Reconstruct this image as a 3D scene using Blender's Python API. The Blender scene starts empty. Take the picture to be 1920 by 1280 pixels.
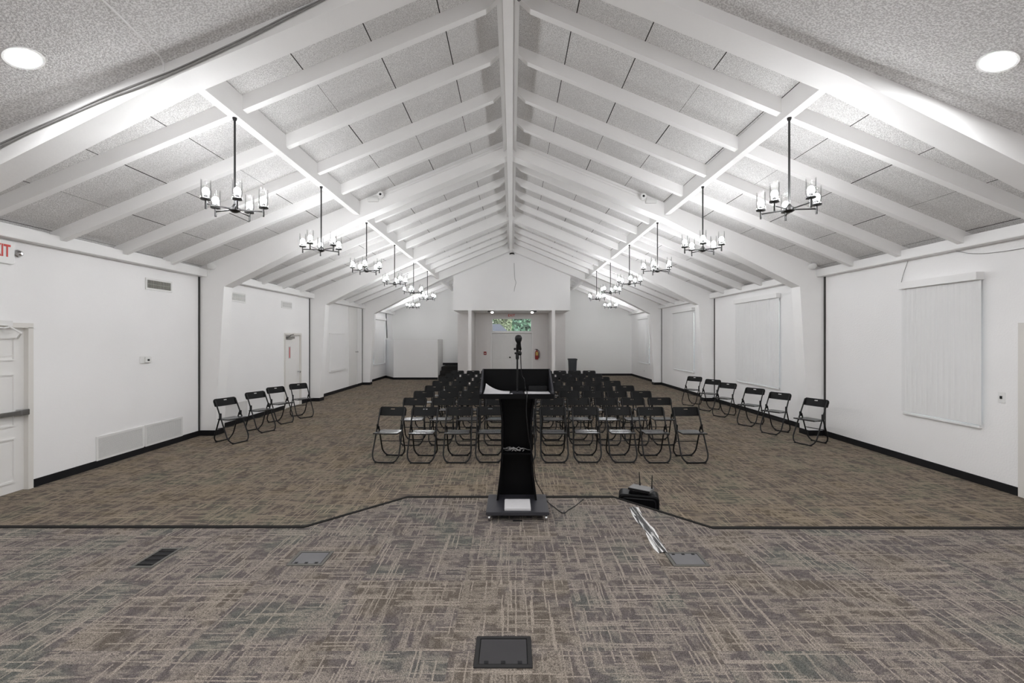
import bpy, bmesh, math, random
from mathutils import Vector, Matrix
rnd = random.Random(7)
C = bpy.context.scene.collection
PI = math.pi
R = math.radians

# ------------------------------------------------------------------ place
CAM_H = 1.84          # eye height over the hall floor
STG = 0.24            # stage top over the hall floor
HW = 5.91             # half width of the hall
RX = -0.04            # ridge offset
PITCH = 4.68
FR = [3.93 + PITCH * i for i in range(4)]     # near face of each roof frame
FT = 0.27                                      # frame thickness
END = 22.5
EDGE = 3.87


def deck(x):
    return 5.62 - 0.415 * abs(x - RX)


def stage_ceil(x):
    return 5.44 - 0.415 * abs(x - RX)


# ------------------------------------------------------------------ materials
MATS = {}


class NG:
    def __init__(self, name):
        self.m = bpy.data.materials.new(name)
        self.m.use_nodes = True
        self.t = self.m.node_tree
        self.t.nodes.clear()
        self.out = self.t.nodes.new('ShaderNodeOutputMaterial')
        MATS[name] = self.m

    def n(self, kind, **kw):
        nd = self.t.nodes.new('ShaderNode' + kind)
        for k, v in kw.items():
            setattr(nd, k, v)
        return nd

    def link(self, a, b):
        self.t.links.new(a, b)

    def put(self, sock, v):
        if isinstance(v, bpy.types.NodeSocket):
            self.link(v, sock)
        else:
            sock.default_value = v

    def math(self, op, a, b=0.0, c=None, clamp=False):
        nd = self.n('Math', operation=op, use_clamp=clamp)
        self.put(nd.inputs[0], a)
        self.put(nd.inputs[1], b)
        if c is not None:
            self.put(nd.inputs[2], c)
        return nd.outputs[0]

    def mix(self, f, a, b, blend='MIX'):
        nd = self.n('Mix', data_type='RGBA', blend_type=blend)
        self.put(nd.inputs[0], f)
        self.put(nd.inputs[6], a if isinstance(a, bpy.types.NodeSocket) else (*a, 1))
        self.put(nd.inputs[7], b if isinstance(b, bpy.types.NodeSocket) else (*b, 1))
        return nd.outputs[2]

    def mixf(self, f, a, b):
        nd = self.n('Mix', data_type='FLOAT')
        self.put(nd.inputs[0], f)
        self.put(nd.inputs[2], a)
        self.put(nd.inputs[3], b)
        return nd.outputs[0]

    def smooth(self, v, a, b, lo=0.0, hi=1.0):
        nd = self.n('MapRange', interpolation_type='SMOOTHSTEP')
        self.put(nd.inputs[0], v)
        nd.inputs[1].default_value = a
        nd.inputs[2].default_value = b
        nd.inputs[3].default_value = lo
        nd.inputs[4].default_value = hi
        return nd.outputs[0]

    def coord(self):
        return self.n('TexCoord').outputs['Object']

    def vec(self, x, y, z=0.0):
        nd = self.n('CombineXYZ')
        self.put(nd.inputs[0], x)
        self.put(nd.inputs[1], y)
        self.put(nd.inputs[2], z)
        return nd.outputs[0]

    def noise(self, v, scale, detail=2.0, rough=0.5):
        nd = self.n('TexNoise')
        self.link(v, nd.inputs['Vector'])
        nd.inputs['Scale'].default_value = scale
        nd.inputs['Detail'].default_value = detail
        nd.inputs['Roughness'].default_value = rough
        return nd.outputs[0]

    def white(self, v):
        nd = self.n('TexWhiteNoise', noise_dimensions='3D')
        self.link(v, nd.inputs['Vector'])
        return nd.outputs[0]

    def bsdf(self, color, rough=0.5, metal=0.0, spec=0.5, bump=None, bump_d=0.01, bump_s=0.5, **kw):
        b = self.n('BsdfPrincipled')
        self.put(b.inputs['Base Color'], color if isinstance(color, bpy.types.NodeSocket) else (*color, 1))
        self.put(b.inputs['Roughness'], rough)
        self.put(b.inputs['Metallic'], metal)
        self.put(b.inputs['Specular IOR Level'], spec)
        if bump is not None:
            bp = self.n('Bump')
            bp.inputs['Distance'].default_value = bump_d
            bp.inputs['Strength'].default_value = bump_s
            self.link(bump, bp.inputs['Height'])
            self.link(bp.outputs[0], b.inputs['Normal'])
        for k, v in kw.items():
            self.put(b.inputs[k.replace('_', ' ')], v)
        self.link(b.outputs[0], self.out.inputs['Surface'])
        return b


def plain(name, col, rough=0.5, metal=0.0, spec=0.5, var=0.06, scale=6.0, bump=0.0, bscale=60.0):
    """A procedural coat: a base colour with faint mottling and an optional fine bump."""
    g = NG(name)
    v = g.coord()
    f = g.noise(v, scale, 3.0)
    c = g.mix(f, tuple(max(0, k * (1 - var)) for k in col), tuple(min(1, k * (1 + var)) for k in col))
    h = g.noise(v, bscale, 2.0) if bump else None
    g.bsdf(c, rough, metal, spec, bump=h, bump_d=bump, bump_s=0.6)
    return g.m


plain('wall_paint', (0.885, 0.88, 0.88), 0.62, spec=0.3, var=0.03, scale=1.2, bump=0.004, bscale=45)
plain('end_wall_paint', (0.86, 0.86, 0.85), 0.7, spec=0.2, var=0.03, scale=0.8, bump=0.003, bscale=40)
plain('beam_paint', (0.89, 0.885, 0.88), 0.5, spec=0.35, var=0.03, scale=3, bump=0.002, bscale=25)
plain('trim_paint', (0.82, 0.815, 0.81), 0.45, var=0.02)
plain('cream_paint', (0.72, 0.70, 0.665), 0.5, var=0.02)
plain('door_paint', (0.80, 0.79, 0.775), 0.45, var=0.02)
plain('entry_paint', (0.78, 0.76, 0.75), 0.6, var=0.02)
plain('black_base', (0.010, 0.010, 0.011), 0.6, spec=0.2, var=0.2, scale=12)
plain('black_trim', (0.014, 0.013, 0.012), 0.8, spec=0.15, var=0.2, scale=12)
plain('seam_dark', (0.05, 0.048, 0.047), 0.8, var=0.2, scale=9)
plain('black_metal', (0.006, 0.006, 0.0065), 0.42, spec=0.3, var=0.2, scale=30)
plain('black_plastic', (0.008, 0.008, 0.009), 0.45, spec=0.3, var=0.2, scale=18, bump=0.0006, bscale=400)
plain('seat_plastic', (0.016, 0.016, 0.017), 0.27, spec=0.75, var=0.2, scale=18, bump=0.0004, bscale=500)
plain('rubber', (0.015, 0.015, 0.015), 0.8)
plain('lectern_black', (0.0025, 0.0025, 0.003), 0.45, spec=0.12, var=0.2, scale=10)
plain('lectern_base_black', (0.030, 0.030, 0.036), 0.38, spec=0.5, var=0.2, scale=10)
plain('paper', (0.55, 0.54, 0.55), 0.8, var=0.06, scale=30)
plain('bronze', (0.035, 0.034, 0.034), 0.4, metal=0.6, var=0.15, scale=40)
plain('chrome', (0.55, 0.55, 0.55), 0.25, metal=1.0, var=0.05)
plain('grille_white', (0.76, 0.755, 0.745), 0.5, var=0.03)
plain('grille_dark', (0.20, 0.195, 0.18), 0.7, var=0.15, scale=20)
plain('grille_dark_bar', (0.40, 0.39, 0.36), 0.7, var=0.1, scale=20)
plain('grille_grey', (0.64, 0.64, 0.635), 0.6, var=0.08, scale=20)
plain('white_plastic', (0.80, 0.80, 0.79), 0.4, var=0.02)
plain('grey_cable', (0.30, 0.295, 0.29), 0.6, var=0.1)
plain('red_paint', (0.30, 0.02, 0.02), 0.35, var=0.1)
plain('red_letter', (0.62, 0.05, 0.04), 0.5, var=0.05)
plain('yellow_tag', (0.55, 0.38, 0.10), 0.5, var=0.1)
plain('bin_grey', (0.035, 0.040, 0.047), 0.55, var=0.1)
plain('box_lid', (0.045, 0.043, 0.045), 0.7, spec=0.15, var=0.08, scale=8)
plain('box_lid_grey', (0.15, 0.147, 0.15), 0.7, spec=0.15, var=0.06, scale=8)
plain('box_rim', (0.026, 0.025, 0.025), 0.7, spec=0.15, var=0.1)
plain('box_rim_grey', (0.12, 0.115, 0.105), 0.7, spec=0.15, var=0.1)
plain('router_grey', (0.17, 0.167, 0.167), 0.5, spec=0.3, var=0.05)
plain('dark_carpet', (0.035, 0.033, 0.032), 0.95, spec=0.1, var=0.3, scale=90)
plain('tree_bark', (0.10, 0.075, 0.05), 0.9, var=0.3, scale=8)
plain('leaf_green', (0.10, 0.24, 0.10), 0.7, var=0.5, scale=1.3)
plain('leaf_blue_green', (0.13, 0.24, 0.15), 0.7, var=0.5, scale=1.1)
plain('leaf_yellow', (0.17, 0.20, 0.11), 0.7, var=0.4, scale=1.5)
plain('asphalt', (0.16, 0.16, 0.16), 0.9, var=0.2, scale=3)
plain('house_wall', (0.20, 0.205, 0.23), 0.8, var=0.05)
plain('house_roof', (0.05, 0.05, 0.065), 0.8, var=0.15, scale=4)


def mat_deck():
    g = NG('fibre_deck')
    v = g.coord()
    sx = g.n('SeparateXYZ')
    g.link(v, sx.inputs[0])
    x = g.math('ABSOLUTE', g.math('SUBTRACT', sx.outputs[0], RX))
    # panel joints every 0.73 m across the slope, a little irregular from bay to bay
    row = g.math('FLOOR', g.math('DIVIDE', g.math('SUBTRACT', sx.outputs[1], 3.93), PITCH / 5))
    jit = g.math('MULTIPLY', g.math('SUBTRACT', g.white(g.vec(row, 3.3, 1.0)), 0.5), 0.05)
    u = g.math('DIVIDE', g.math('ADD', x, jit), 0.73)
    cell = g.math('FLOOR', g.math('ADD', u, 0.5))
    d = g.math('ABSOLUTE', g.math('SUBTRACT', g.math('FRACT', g.math('ADD', u, 0.5)), 0.5))
    wid = g.math('MULTIPLY_ADD', g.white(g.vec(row, cell, 2.0)), 0.0065, 0.0025)
    line = g.math('LESS_THAN', d, wid)
    strand = g.noise(v, 115.0, 3.0, 0.65)
    blot = g.noise(v, 1.6, 3.0)
    base = g.mix(g.smooth(strand, 0.40, 0.60), (0.56, 0.55, 0.545), (0.92, 0.915, 0.91))
    base = g.mix(g.smooth(blot, 0.35, 0.7, 0.0, 0.30), base, (0.58, 0.57, 0.56))
    col = g.mix(line, base, (0.045, 0.042, 0.04))
    g.bsdf(col, 0.9, spec=0.1, bump=strand, bump_d=0.01, bump_s=0.5)


def mat_popcorn():
    g = NG('popcorn_ceiling')
    v = g.coord()
    p = g.noise(v, 70.0, 3.0, 0.6)
    col = g.mix(g.smooth(p, 0.38, 0.62), (0.64, 0.63, 0.625), (0.93, 0.925, 0.92))
    g.bsdf(col, 0.95, spec=0.1, bump=p, bump_d=0.02, bump_s=0.7)


def mat_carpet(name, tint):
    g = NG(name)
    v = g.coord()
    s = g.n('SeparateXYZ')
    g.link(v, s.inputs[0])
    T = 0.68
    X = g.math('ADD', s.outputs[0], 0.315)
    Y = g.math('ADD', s.outputs[1], 0.39)
    ix = g.math('FLOOR', g.math('DIVIDE', X, T))
    iy = g.math('FLOOR', g.math('DIVIDE', Y, T))
    par = g.math('ABSOLUTE', g.math('MODULO', g.math('ADD', ix, iy), 2.0))
    a = g.mixf(par, X, Y)            # quarter-turned tiles
    b = g.mixf(par, Y, X)
    w1 = g.white(g.vec(ix, iy, 1.0))
    w2 = g.white(g.vec(ix, iy, 5.0))
    off = g.math('MULTIPLY', w1, 37.0)
    # a broken plaid: crisp yarn stripes both ways with hard ends, and wider frayed bars
    fray = g.noise(v, 110.0, 2.0, 0.7)
    wob = g.math('MULTIPLY', g.math('SUBTRACT', g.noise(v, 9.0, 2.0), 0.5), 0.012)

    def stripes(p, q, width, length, share, seed):
        i = g.math('FLOOR', g.math('DIVIDE', g.math('ADD', p, wob), width))
        r = g.white(g.vec(i, ix, g.math('ADD', iy, seed)))
        j = g.math('FLOOR', g.math('ADD', g.math('DIVIDE', g.math('MULTIPLY_ADD', fray, 0.06, q), length), g.math('MULTIPLY', r, 13.0)))
        h = g.white(g.vec(i, j, g.math('MULTIPLY_ADD', r, 7.0, seed + 0.5)))
        return g.math('GREATER_THAN', h, 1.0 - share)

    t1 = stripes(a, b, 0.009, 0.30, 0.13, 1.0)
    t2 = stripes(b, a, 0.008, 0.24, 0.10, 2.0)
    b1 = stripes(a, b, 0.045, 0.16, 0.16, 3.0)
    b2 = stripes(b, a, 0.035, 0.26, 0.18, 4.0)
    soft = g.noise(g.vec(g.math('MULTIPLY', a, 9.0), g.math('MULTIPLY', b, 22.0), off), 1.0, 3.0, 0.65)
    soft = g.smooth(soft, 0.43, 0.68, 0.0, 0.34)
    fr = g.smooth(fray, 0.32, 0.58)
    lines = g.math('MAXIMUM', g.math('MULTIPLY', t1, 0.54), g.math('MULTIPLY', t2, 0.46))
    bands = g.math('MULTIPLY', g.math('MAXIMUM', g.math('MULTIPLY', b1, 0.42), g.math('MULTIPLY', b2, 0.42)), fr)
    light = g.math('MAXIMUM', g.math('MAXIMUM', lines, bands), soft)
    patch = g.noise(g.vec(s.outputs[0], s.outputs[1], 3.0), 2.6, 3.0)
    k = g.math('ADD', g.math('MULTIPLY', w2, 0.22), g.math('MULTIPLY', patch, 0.98))
    d1 = g.mix(g.smooth(k, 0.40, 0.58), (0.104, 0.107, 0.098), (0.114, 0.100, 0.098))
    dark = g.mix(g.smooth(k, 0.60, 0.80), d1, (0.120, 0.102, 0.085))
    lite = g.mix(patch, (0.44, 0.375, 0.305), (0.44, 0.39, 0.345))
    col = g.mix(light, dark, lite)
    # loop-pile ribs and grain
    rib = g.math('SINE', g.math('MULTIPLY', a, 2 * PI / 0.0085))
    rib = g.math('MULTIPLY_ADD', rib, 0.12, 1.0)
    grain = g.noise(v, 260.0, 2.0, 0.7)
    gr = g.smooth(grain, 0.3, 0.7, 0.45, 1.65)
    tone = g.math('MULTIPLY', rib, gr)
    tn = g.n('CombineColor')
    g.link(tone, tn.inputs[0]); g.link(tone, tn.inputs[1]); g.link(tone, tn.inputs[2])
    col = g.mix(1.0, col, tn.outputs[0], 'MULTIPLY')
    col = g.mix(1.0, col, tint, 'MULTIPLY')
    g.bsdf(col, 0.95, spec=0.08, bump=grain, bump_d=0.006, bump_s=0.5)


plain('back_plastic', (0.006, 0.006, 0.0063), 0.5, spec=0.16, var=0.2, scale=18, bump=0.0006, bscale=400)
mat_deck()
mat_popcorn()
mat_carpet('stage_carpet', (0.88, 0.87, 0.86))
mat_carpet('hall_carpet', (0.97, 0.915, 0.80))  # same carpet as the stage; browner tint stands in for warm chandelier light


def mat_glass(name, fac=0.12, tint=(1, 1, 1)):
    g = NG(name)
    tr = g.n('BsdfTransparent')
    tr.inputs[0].default_value = (*tint, 1)
    gl = g.n('BsdfGlossy')
    gl.inputs['Roughness'].default_value = 0.02
    lw = g.n('LayerWeight')
    lw.inputs['Blend'].default_value = 0.25
    mx = g.n('MixShader')
    g.link(g.math('MULTIPLY_ADD', lw.outputs['Fresnel'], 0.7, fac * 0.3, clamp=True), mx.inputs[0])
    g.link(tr.outputs[0], mx.inputs[1])
    g.link(gl.outputs[0], mx.inputs[2])
    g.link(mx.outputs[0], g.out.inputs['Surface'])


def mat_emit(name, col, s):
    g = NG(name)
    e = g.n('Emission')
    e.inputs[0].default_value = (*col, 1)
    e.inputs[1].default_value = s
    g.link(e.outputs[0], g.out.inputs['Surface'])


def mat_blind():
    g = NG('blind_vinyl')
    v = g.coord()
    f = g.noise(v, 3.0, 2.0)
    col = g.mix(f, (0.82, 0.82, 0.82), (0.86, 0.86, 0.86))
    d = g.n('BsdfDiffuse')
    g.link(col, d.inputs[0])
    t = g.n('BsdfTranslucent')
    t.inputs[0].default_value = (0.62, 0.61, 0.60, 1)
    m = g.n('MixShader')
    m.inputs[0].default_value = 0.05
    g.link(d.outputs[0], m.inputs[1])
    g.link(t.outputs[0], m.inputs[2])
    g.link(m.outputs[0], g.out.inputs['Surface'])


def mat_tape():
    g = NG('cable_tape')
    v = g.coord()
    s = g.n('SeparateXYZ')
    g.link(v, s.inputs[0])
    f = g.noise(g.vec(g.math('MULTIPLY', s.outputs[0], 75.0), g.math('MULTIPLY', s.outputs[1], 3.5), s.outputs[2]), 1.0, 3.0, 0.6)
    d = g.math('DIVIDE', g.math('ABSOLUTE', g.math('SUBTRACT', s.outputs[0], 1.133)), 0.046)
    f2 = g.math('ADD', f, g.math('MULTIPLY', g.math('POWER', d, 3.0), 0.25))
    k = g.smooth(f2, 0.54, 0.62)
    col = g.mix(k, (0.015, 0.015, 0.015), (0.72, 0.71, 0.70))
    g.bsdf(col, 0.4, metal=0.2, bump=f, bump_d=0.01, bump_s=0.6)


mat_glass('clear_glass')
mat_glass('window_glass', 0.1, (0.95, 0.98, 0.97))
BULB = 86.0
mat_emit('bulb_glow', (0.975, 0.985, 1.0), BULB)
mat_emit('can_glow', (0.975, 0.985, 1.0), 98.0)
mat_emit('spot_glow', (1.0, 0.97, 0.93), 6.0)
mat_blind()
mat_tape()


# ------------------------------------------------------------------ mesh builder
class MB:
    def __init__(self, T=None):
        self.v = []
        self.f = []
        self.T = T

    def add(self, pts, faces):
        o = len(self.v)
        for p in pts:
            self.v.append(tuple(self.T(*p)) if self.T else tuple(p))
        self.f += [tuple(i + o for i in fc) for fc in faces]
        return self

    def box(self, x0, x1, y0, y1, z0, z1):
        p = [(x0, y0, z0), (x1, y0, z0), (x1, y1, z0), (x0, y1, z0), (x0, y0, z1), (x1, y0, z1), (x1, y1, z1), (x0, y1, z1)]
        return self.add(p, [(0, 3, 2, 1), (4, 5, 6, 7), (0, 1, 5, 4), (1, 2, 6, 5), (2, 3, 7, 6), (3, 0, 4, 7)])

    def prism(self, poly, off):
        n = len(poly)
        o = Vector(off)
        p = [tuple(q) for q in poly] + [tuple(Vector(q) + o) for q in poly]
        fs = [tuple(range(n)), tuple(range(2 * n - 1, n - 1, -1))]
        fs += [(i, (i + 1) % n, n + (i + 1) % n, n + i) for i in range(n)]
        return self.add(p, fs)

    def strip(self, pairs, off):
        """A band of quads between two lines, extruded by off: a bent bar in one solid."""
        o = Vector(off)
        n = len(pairs)
        p = []
        for a, b in pairs:
            a, b = Vector(a), Vector(b)
            p += [a, b, a + o, b + o]
        fs = [(0, 1, 3, 2), (4 * n - 4, 4 * n - 2, 4 * n - 1, 4 * n - 3)]
        for i in range(n - 1):
            q, r = 4 * i, 4 * i + 4
            fs += [(q, q + 1, r + 1, r), (q + 2, r + 2, r + 3, q + 3), (q, r, r + 2, q + 2), (q + 1, q + 3, r + 3, r + 1)]
        return self.add([tuple(k) for k in p], fs)

    def tube(self, path, r, n=8, closed=False):
        path = [Vector(p) for p in path]
        m = len(path)
        rs = r if isinstance(r, (list, tuple)) else [r] * m
        up = None
        pts = []
        for i, p in enumerate(path):
            a = path[i - 1] if (i > 0 or closed) else p
            b = path[(i + 1) % m] if (i < m - 1 or closed) else p
            t = (b - a)
            if t.length < 1e-9:
                t = Vector((0, 0, 1))
            t.normalize()
            if up is None:
                up = Vector((0, 0, 1)) if abs(t.z) < 0.9 else Vector((1, 0, 0))
            up = up - t * up.dot(t)
            if up.length < 1e-5:
                up = t.orthogonal()
            up.normalize()
            s = t.cross(up)
            for k in range(n):
                w = 2 * PI * k / n
                pts.append(tuple(p + (up * math.cos(w) + s * math.sin(w)) * rs[i]))
        fs = []
        for i in range(m if closed else m - 1):
            j = (i + 1) % m
            for k in range(n):
                l = (k + 1) % n
                fs.append((i * n + k, i * n + l, j * n + l, j * n + k))
        if not closed:
            fs.append(tuple(range(n - 1, -1, -1)))
            fs.append(tuple((m - 1) * n + k for k in range(n)))
        return self.add(pts, fs)

    def lathe(self, prof, c=(0, 0, 0), n=16, axis='Z', caps=True):
        pts = []
        for r, z in prof:
            for k in range(n):
                w = 2 * PI * k / n
                q = (r * math.cos(w), r * math.sin(w), z)
                if axis == 'X':
                    q = (z, q[0], q[1])
                elif axis == 'Y':
                    q = (q[0], z, q[1])
                pts.append((c[0] + q[0], c[1] + q[1], c[2] + q[2]))
        m = len(prof)
        fs = []
        for i in range(m - 1):
            for k in range(n):
                l = (k + 1) % n
                fs.append((i * n + k, i * n + l, (i + 1) * n + l, (i + 1) * n + k))
        if caps:
            fs.append(tuple(range(n - 1, -1, -1)))
            fs.append(tuple((m - 1) * n + k for k in range(n)))
        return self.add(pts, fs)

    def rings(self, cols, closed=False):
        """Loft through equal rings of points."""
        n = len(cols[0])
        pts = [p for c in cols for p in c]
        fs = []
        for i in range(len(cols) - 1):
            for k in range(n):
                l = (k + 1) % n
                fs.append((i * n + k, i * n + l, (i + 1) * n + l, (i + 1) * n + k))
        fs.append(tuple(range(n - 1, -1, -1)))
        fs.append(tuple((len(cols) - 1) * n + k for k in range(n)))
        return self.add(pts, fs)

    def build(self, name, mat, parent=None, smooth=None, bevel=0.0, solid=0.0):
        """One object. Vertices are given in world space and stored relative to the parent's base."""
        o = Vector((0, 0, 0))
        p = parent
        while p is not None:
            o += p.location
            p = p.parent
        bm = bmesh.new()
        vs = [bm.verts.new(Vector(q) - o) for q in self.v]
        for fc in self.f:
            try:
                bm.faces.new([vs[i] for i in fc])
            except ValueError:
                pass
        bmesh.ops.remove_doubles(bm, verts=bm.verts, dist=1e-6)
        bmesh.ops.recalc_face_normals(bm, faces=bm.faces)
        if solid:
            bmesh.ops.solidify(bm, geom=bm.faces[:], thickness=solid)
            bmesh.ops.recalc_face_normals(bm, faces=bm.faces)
        if bevel:
            ed = [e for e in bm.edges if len(e.link_faces) == 2 and e.calc_face_angle(0) > 0.6]
            bmesh.ops.bevel(bm, geom=ed, offset=bevel, segments=2, affect='EDGES', clamp_overlap=True)
        me = bpy.data.meshes.new(name)
        bm.to_mesh(me)
        bm.free()
        me.materials.append(MATS[mat])
        if smooth:
            me.shade_smooth()
            try:
                me.set_sharp_from_angle(angle=R(smooth))
            except Exception:
                pass
        ob = bpy.data.objects.new(name, me)
        C.objects.link(ob)
        if parent is not None:
            ob.parent = parent
        return ob


def tag(o, label, cat, group=None, kind=None):
    o['label'] = label
    o['category'] = cat
    if group:
        o['group'] = group
    if kind:
        o['kind'] = kind
    return o


def struct(o, label, cat='wall'):
    return tag(o, label, cat, None, 'structure')


def empty(name, loc=(0, 0, 0)):
    o = bpy.data.objects.new(name, None)
    o.empty_display_size = 0.1
    o.location = loc
    C.objects.link(o)
    return o


def copy_tree(o, parent=None):
    c = o.copy()
    C.objects.link(c)
    if parent is not None:
        c.parent = parent
    for ch in list(o.children):
        copy_tree(ch, c)
    return c


def rounded(pts, rad, seg=5):
    """Round the corners of an open 3-D polyline."""
    P = [Vector(p) for p in pts]
    out = [P[0]]
    for i in range(1, len(P) - 1):
        a, b, c = P[i - 1], P[i], P[i + 1]
        r = min(rad, (a - b).length * 0.48, (c - b).length * 0.48)
        p0 = b + (a - b).normalized() * r
        p1 = b + (c - b).normalized() * r
        for k in range(seg + 1):
            t = k / seg
            out.append(p0 * (1 - t) ** 2 + b * 2 * t * (1 - t) + p1 * t * t)
    out.append(P[-1])
    return out


def curve_pts(pts, n=6):
    """Catmull-Rom through the points."""
    P = [Vector(p) for p in pts]
    P = [P[0] * 2 - P[1]] + P + [P[-1] * 2 - P[-2]]
    out = []
    for i in range(1, len(P) - 2):
        for k in range(n):
            t = k / n
            a, b, c, d = P[i - 1], P[i], P[i + 1], P[i + 2]
            out.append(0.5 * ((2 * b) + (c - a) * t + (2 * a - 5 * b + 4 * c - d) * t * t + (3 * b - a - 3 * c + d) * t ** 3))
    out.append(P[-2])
    return out


def TL(u, v, w):      # left wall: u along the hall, v up, w into the room
    return (-HW + w, u, v)


def TR(u, v, w):
    return (HW - w, u, v)


def text_mesh(name, body, size, mat, place, parent=None, depth=0.003):
    cu = bpy.data.curves.new(name, 'FONT')
    cu.body = body
    cu.size = size
    cu.align_x = 'CENTER'
    cu.align_y = 'CENTER'
    cu.extrude = depth
    cu.offset = size * 0.018
    tmp = bpy.data.objects.new(name + '_tmp', cu)
    C.objects.link(tmp)
    dg = bpy.context.evaluated_depsgraph_get()
    dg.update()
    me = bpy.data.meshes.new_from_object(tmp.evaluated_get(dg))
    bpy.data.objects.remove(tmp)
    me.name = name
    for v in me.vertices:
        v.co = Vector(place(v.co.x, v.co.y, v.co.z))
    if parent is not None:
        for v in me.vertices:
            v.co -= parent.location
    me.materials.clear()
    me.materials.append(MATS[mat])
    o = bpy.data.objects.new(name, me)
    C.objects.link(o)
    if parent is not None:
        o.parent = parent
    return o


# ------------------------------------------------------------------ the setting
def grid_wall(mb, u0, u1, v0, v1, w0, w1, holes):
    us = sorted({u0, u1} | {h[0] for h in holes} | {h[1] for h in holes})
    vs = sorted({v0, v1} | {h[2] for h in holes} | {h[3] for h in holes})
    for i in range(len(us) - 1):
        for j in range(len(vs) - 1):
            cu, cv = (us[i] + us[i + 1]) / 2, (vs[j] + vs[j + 1]) / 2
            if any(h[0] < cu < h[1] and h[2] < cv < h[3] for h in holes):
                continue
            mb.box(us[i], us[i + 1], vs[j], vs[j + 1], w0, w1)


DOOR_L1 = (4.62, 5.55, 0.0, 1.97)
DOOR_L2 = (11.85, 12.70, 0.0, 1.93)
DOOR_R = (4.30, 5.24, 0.0, 1.96)
WIN_L = (19.40, 21.00, 0.70, 2.66)
WINS_R = [(5.75, 6.82, 0.74, 2.58), (10.06, 11.92, 0.74, 2.74), (14.76, 16.55, 0.74, 2.74), (19.55, 21.15, 0.74, 2.70)]
BACK = -3.2

mb = MB(TL)
grid_wall(mb, BACK, END, 0, 3.2, -0.2, 0, [DOOR_L1, DOOR_L2, WIN_L])
struct(mb.build('wall_left', 'wall_paint'), 'long white painted wall on the left of the hall')
mb = MB(TR)
grid_wall(mb, BACK, END, 0, 3.2, -0.2, 0, [DOOR_R] + WINS_R)
struct(mb.build('wall_right', 'wall_paint'), 'long white painted wall with blinds on the right of the hall')
struct(MB().box(-HW, HW, BACK - 0.2, BACK, 0, 5.6).build('wall_back', 'wall_paint'), 'white wall behind the stage')
mb = MB()
VX0, VX1 = -2.42, 2.38
mb.prism([(-HW - .2, END, 0), (VX0, END, 0), (VX0, END, deck(VX0)), (-HW - .2, END, deck(-HW - .2))], (0, 0.2, 0))
mb.prism([(VX1, END, 0), (HW + .2, END, 0), (HW + .2, END, deck(HW + .2)), (VX1, END, deck(VX1))], (0, 0.2, 0))
struct(mb.build('wall_far', 'end_wall_paint'), 'plain off-white end wall on both sides of the entrance')

# floors
mb = MB()
mb.box(-HW - .2, HW + .2, BACK, END + 0.2, -0.15, 0)
struct(mb.build('floor', 'hall_carpet'), 'brown patterned carpet tile floor of the hall', 'floor')
poly = [(-HW, BACK, 0.001), (-HW, EDGE, 0.001), (-1.76, EDGE, 0.001), (-1.05, 4.6, 0.001), (1.02, 4.6, 0.001), (1.69, EDGE - .02, 0.001), (HW, EDGE - .03, 0.001), (HW, BACK, 0.001)]
struct(MB().prism(poly, (0, 0, STG - 0.001)).build('stage_platform', 'stage_carpet'), 'low carpeted stage with a stepped-out front', 'stage')
ed = [(-HW, EDGE, STG), (-1.76, EDGE, STG), (-1.05, 4.6, STG), (1.02, 4.6, STG), (1.69, EDGE - .02, STG), (HW, EDGE - .03, STG)]
mb = MB()
prs = [((x, y - 0.034, STG + 0.007), (x, y + 0.010, STG + 0.007)) for x, y, z in ed]
mb.strip(prs, (0, 0, -0.05))
struct(mb.build('trim_1', 'black_trim'), 'thin black nosing along the stage edge', 'trim')

# roof deck, stage ceiling
mb = MB()
for s in (-1, 1):
    e = s * (HW + 0.3)
    y0 = 4.1
    mb.prism([(RX, y0, deck(RX)), (e, y0, deck(e)), (e, y0, deck(e) + 0.12), (RX, y0, deck(RX) + 0.12)], (0, END + 0.3 - y0, 0))
struct(mb.build('ceiling', 'fibre_deck'), 'pitched roof of grey fibre panels with dark joints', 'ceiling')
mb = MB()
for s in (-1, 1):
    e = s * (HW + 0.3)
    y0 = BACK - .2
    mb.prism([(RX, y0, stage_ceil(RX)), (e, y0, stage_ceil(e)), (e, y0, stage_ceil(e) + 0.1), (RX, y0, stage_ceil(RX) + 0.1)], (0, 4.05 - y0, 0))
struct(mb.build('ceiling_stage', 'popcorn_ceiling'), 'rough sprayed ceiling over the stage', 'ceiling')

# roof frames (bents), ridge, purlins, rafters
for i, y in enumerate(FR):
    pr = []
    for s in (-1, 1):
        seq = [((s * HW, y, 0.0), (s * 5.62, y, 0.0)), ((s * (HW + .02), y, deck(s * HW) + .02), (s * 5.45, y, 2.82)),
               ((s * 2.89, y, deck(s * 2.89) + .01), (s * 2.89, y, 4.11)), ((RX, y, deck(RX) + .01), (RX, y, 5.31))]
        pr += seq if s < 0 else seq[::-1][1:]
    o = MB().strip(pr, (0, FT, 0)).build('roof_frame', 'beam_paint')
    struct(o, ['white roof frame over the stage edge', 'first white roof frame beyond the stage', 'second white roof frame beyond the stage', 'third white roof frame before the entrance'][i], 'beam')
struct(MB().box(RX - .055, RX + .055, 4.2, END, 5.25, 5.64).build('ridge_beam', 'beam_paint'), 'white ridge beam along the middle of the roof', 'beam')
mb = MB()
for s in (-1, 1):
    mb.prism([(RX + s * .055, 4.2, deck(RX) - .19), (RX + s * .12, 4.2, deck(.12) - .19), (RX + s * .12, 4.2, deck(.12)), (RX + s * .055, 4.2, deck(RX))], (0, END - 4.2, 0))
struct(mb.build('trim_2', 'beam_paint'), 'white nailing boards on both sides of the ridge beam', 'trim')
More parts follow.
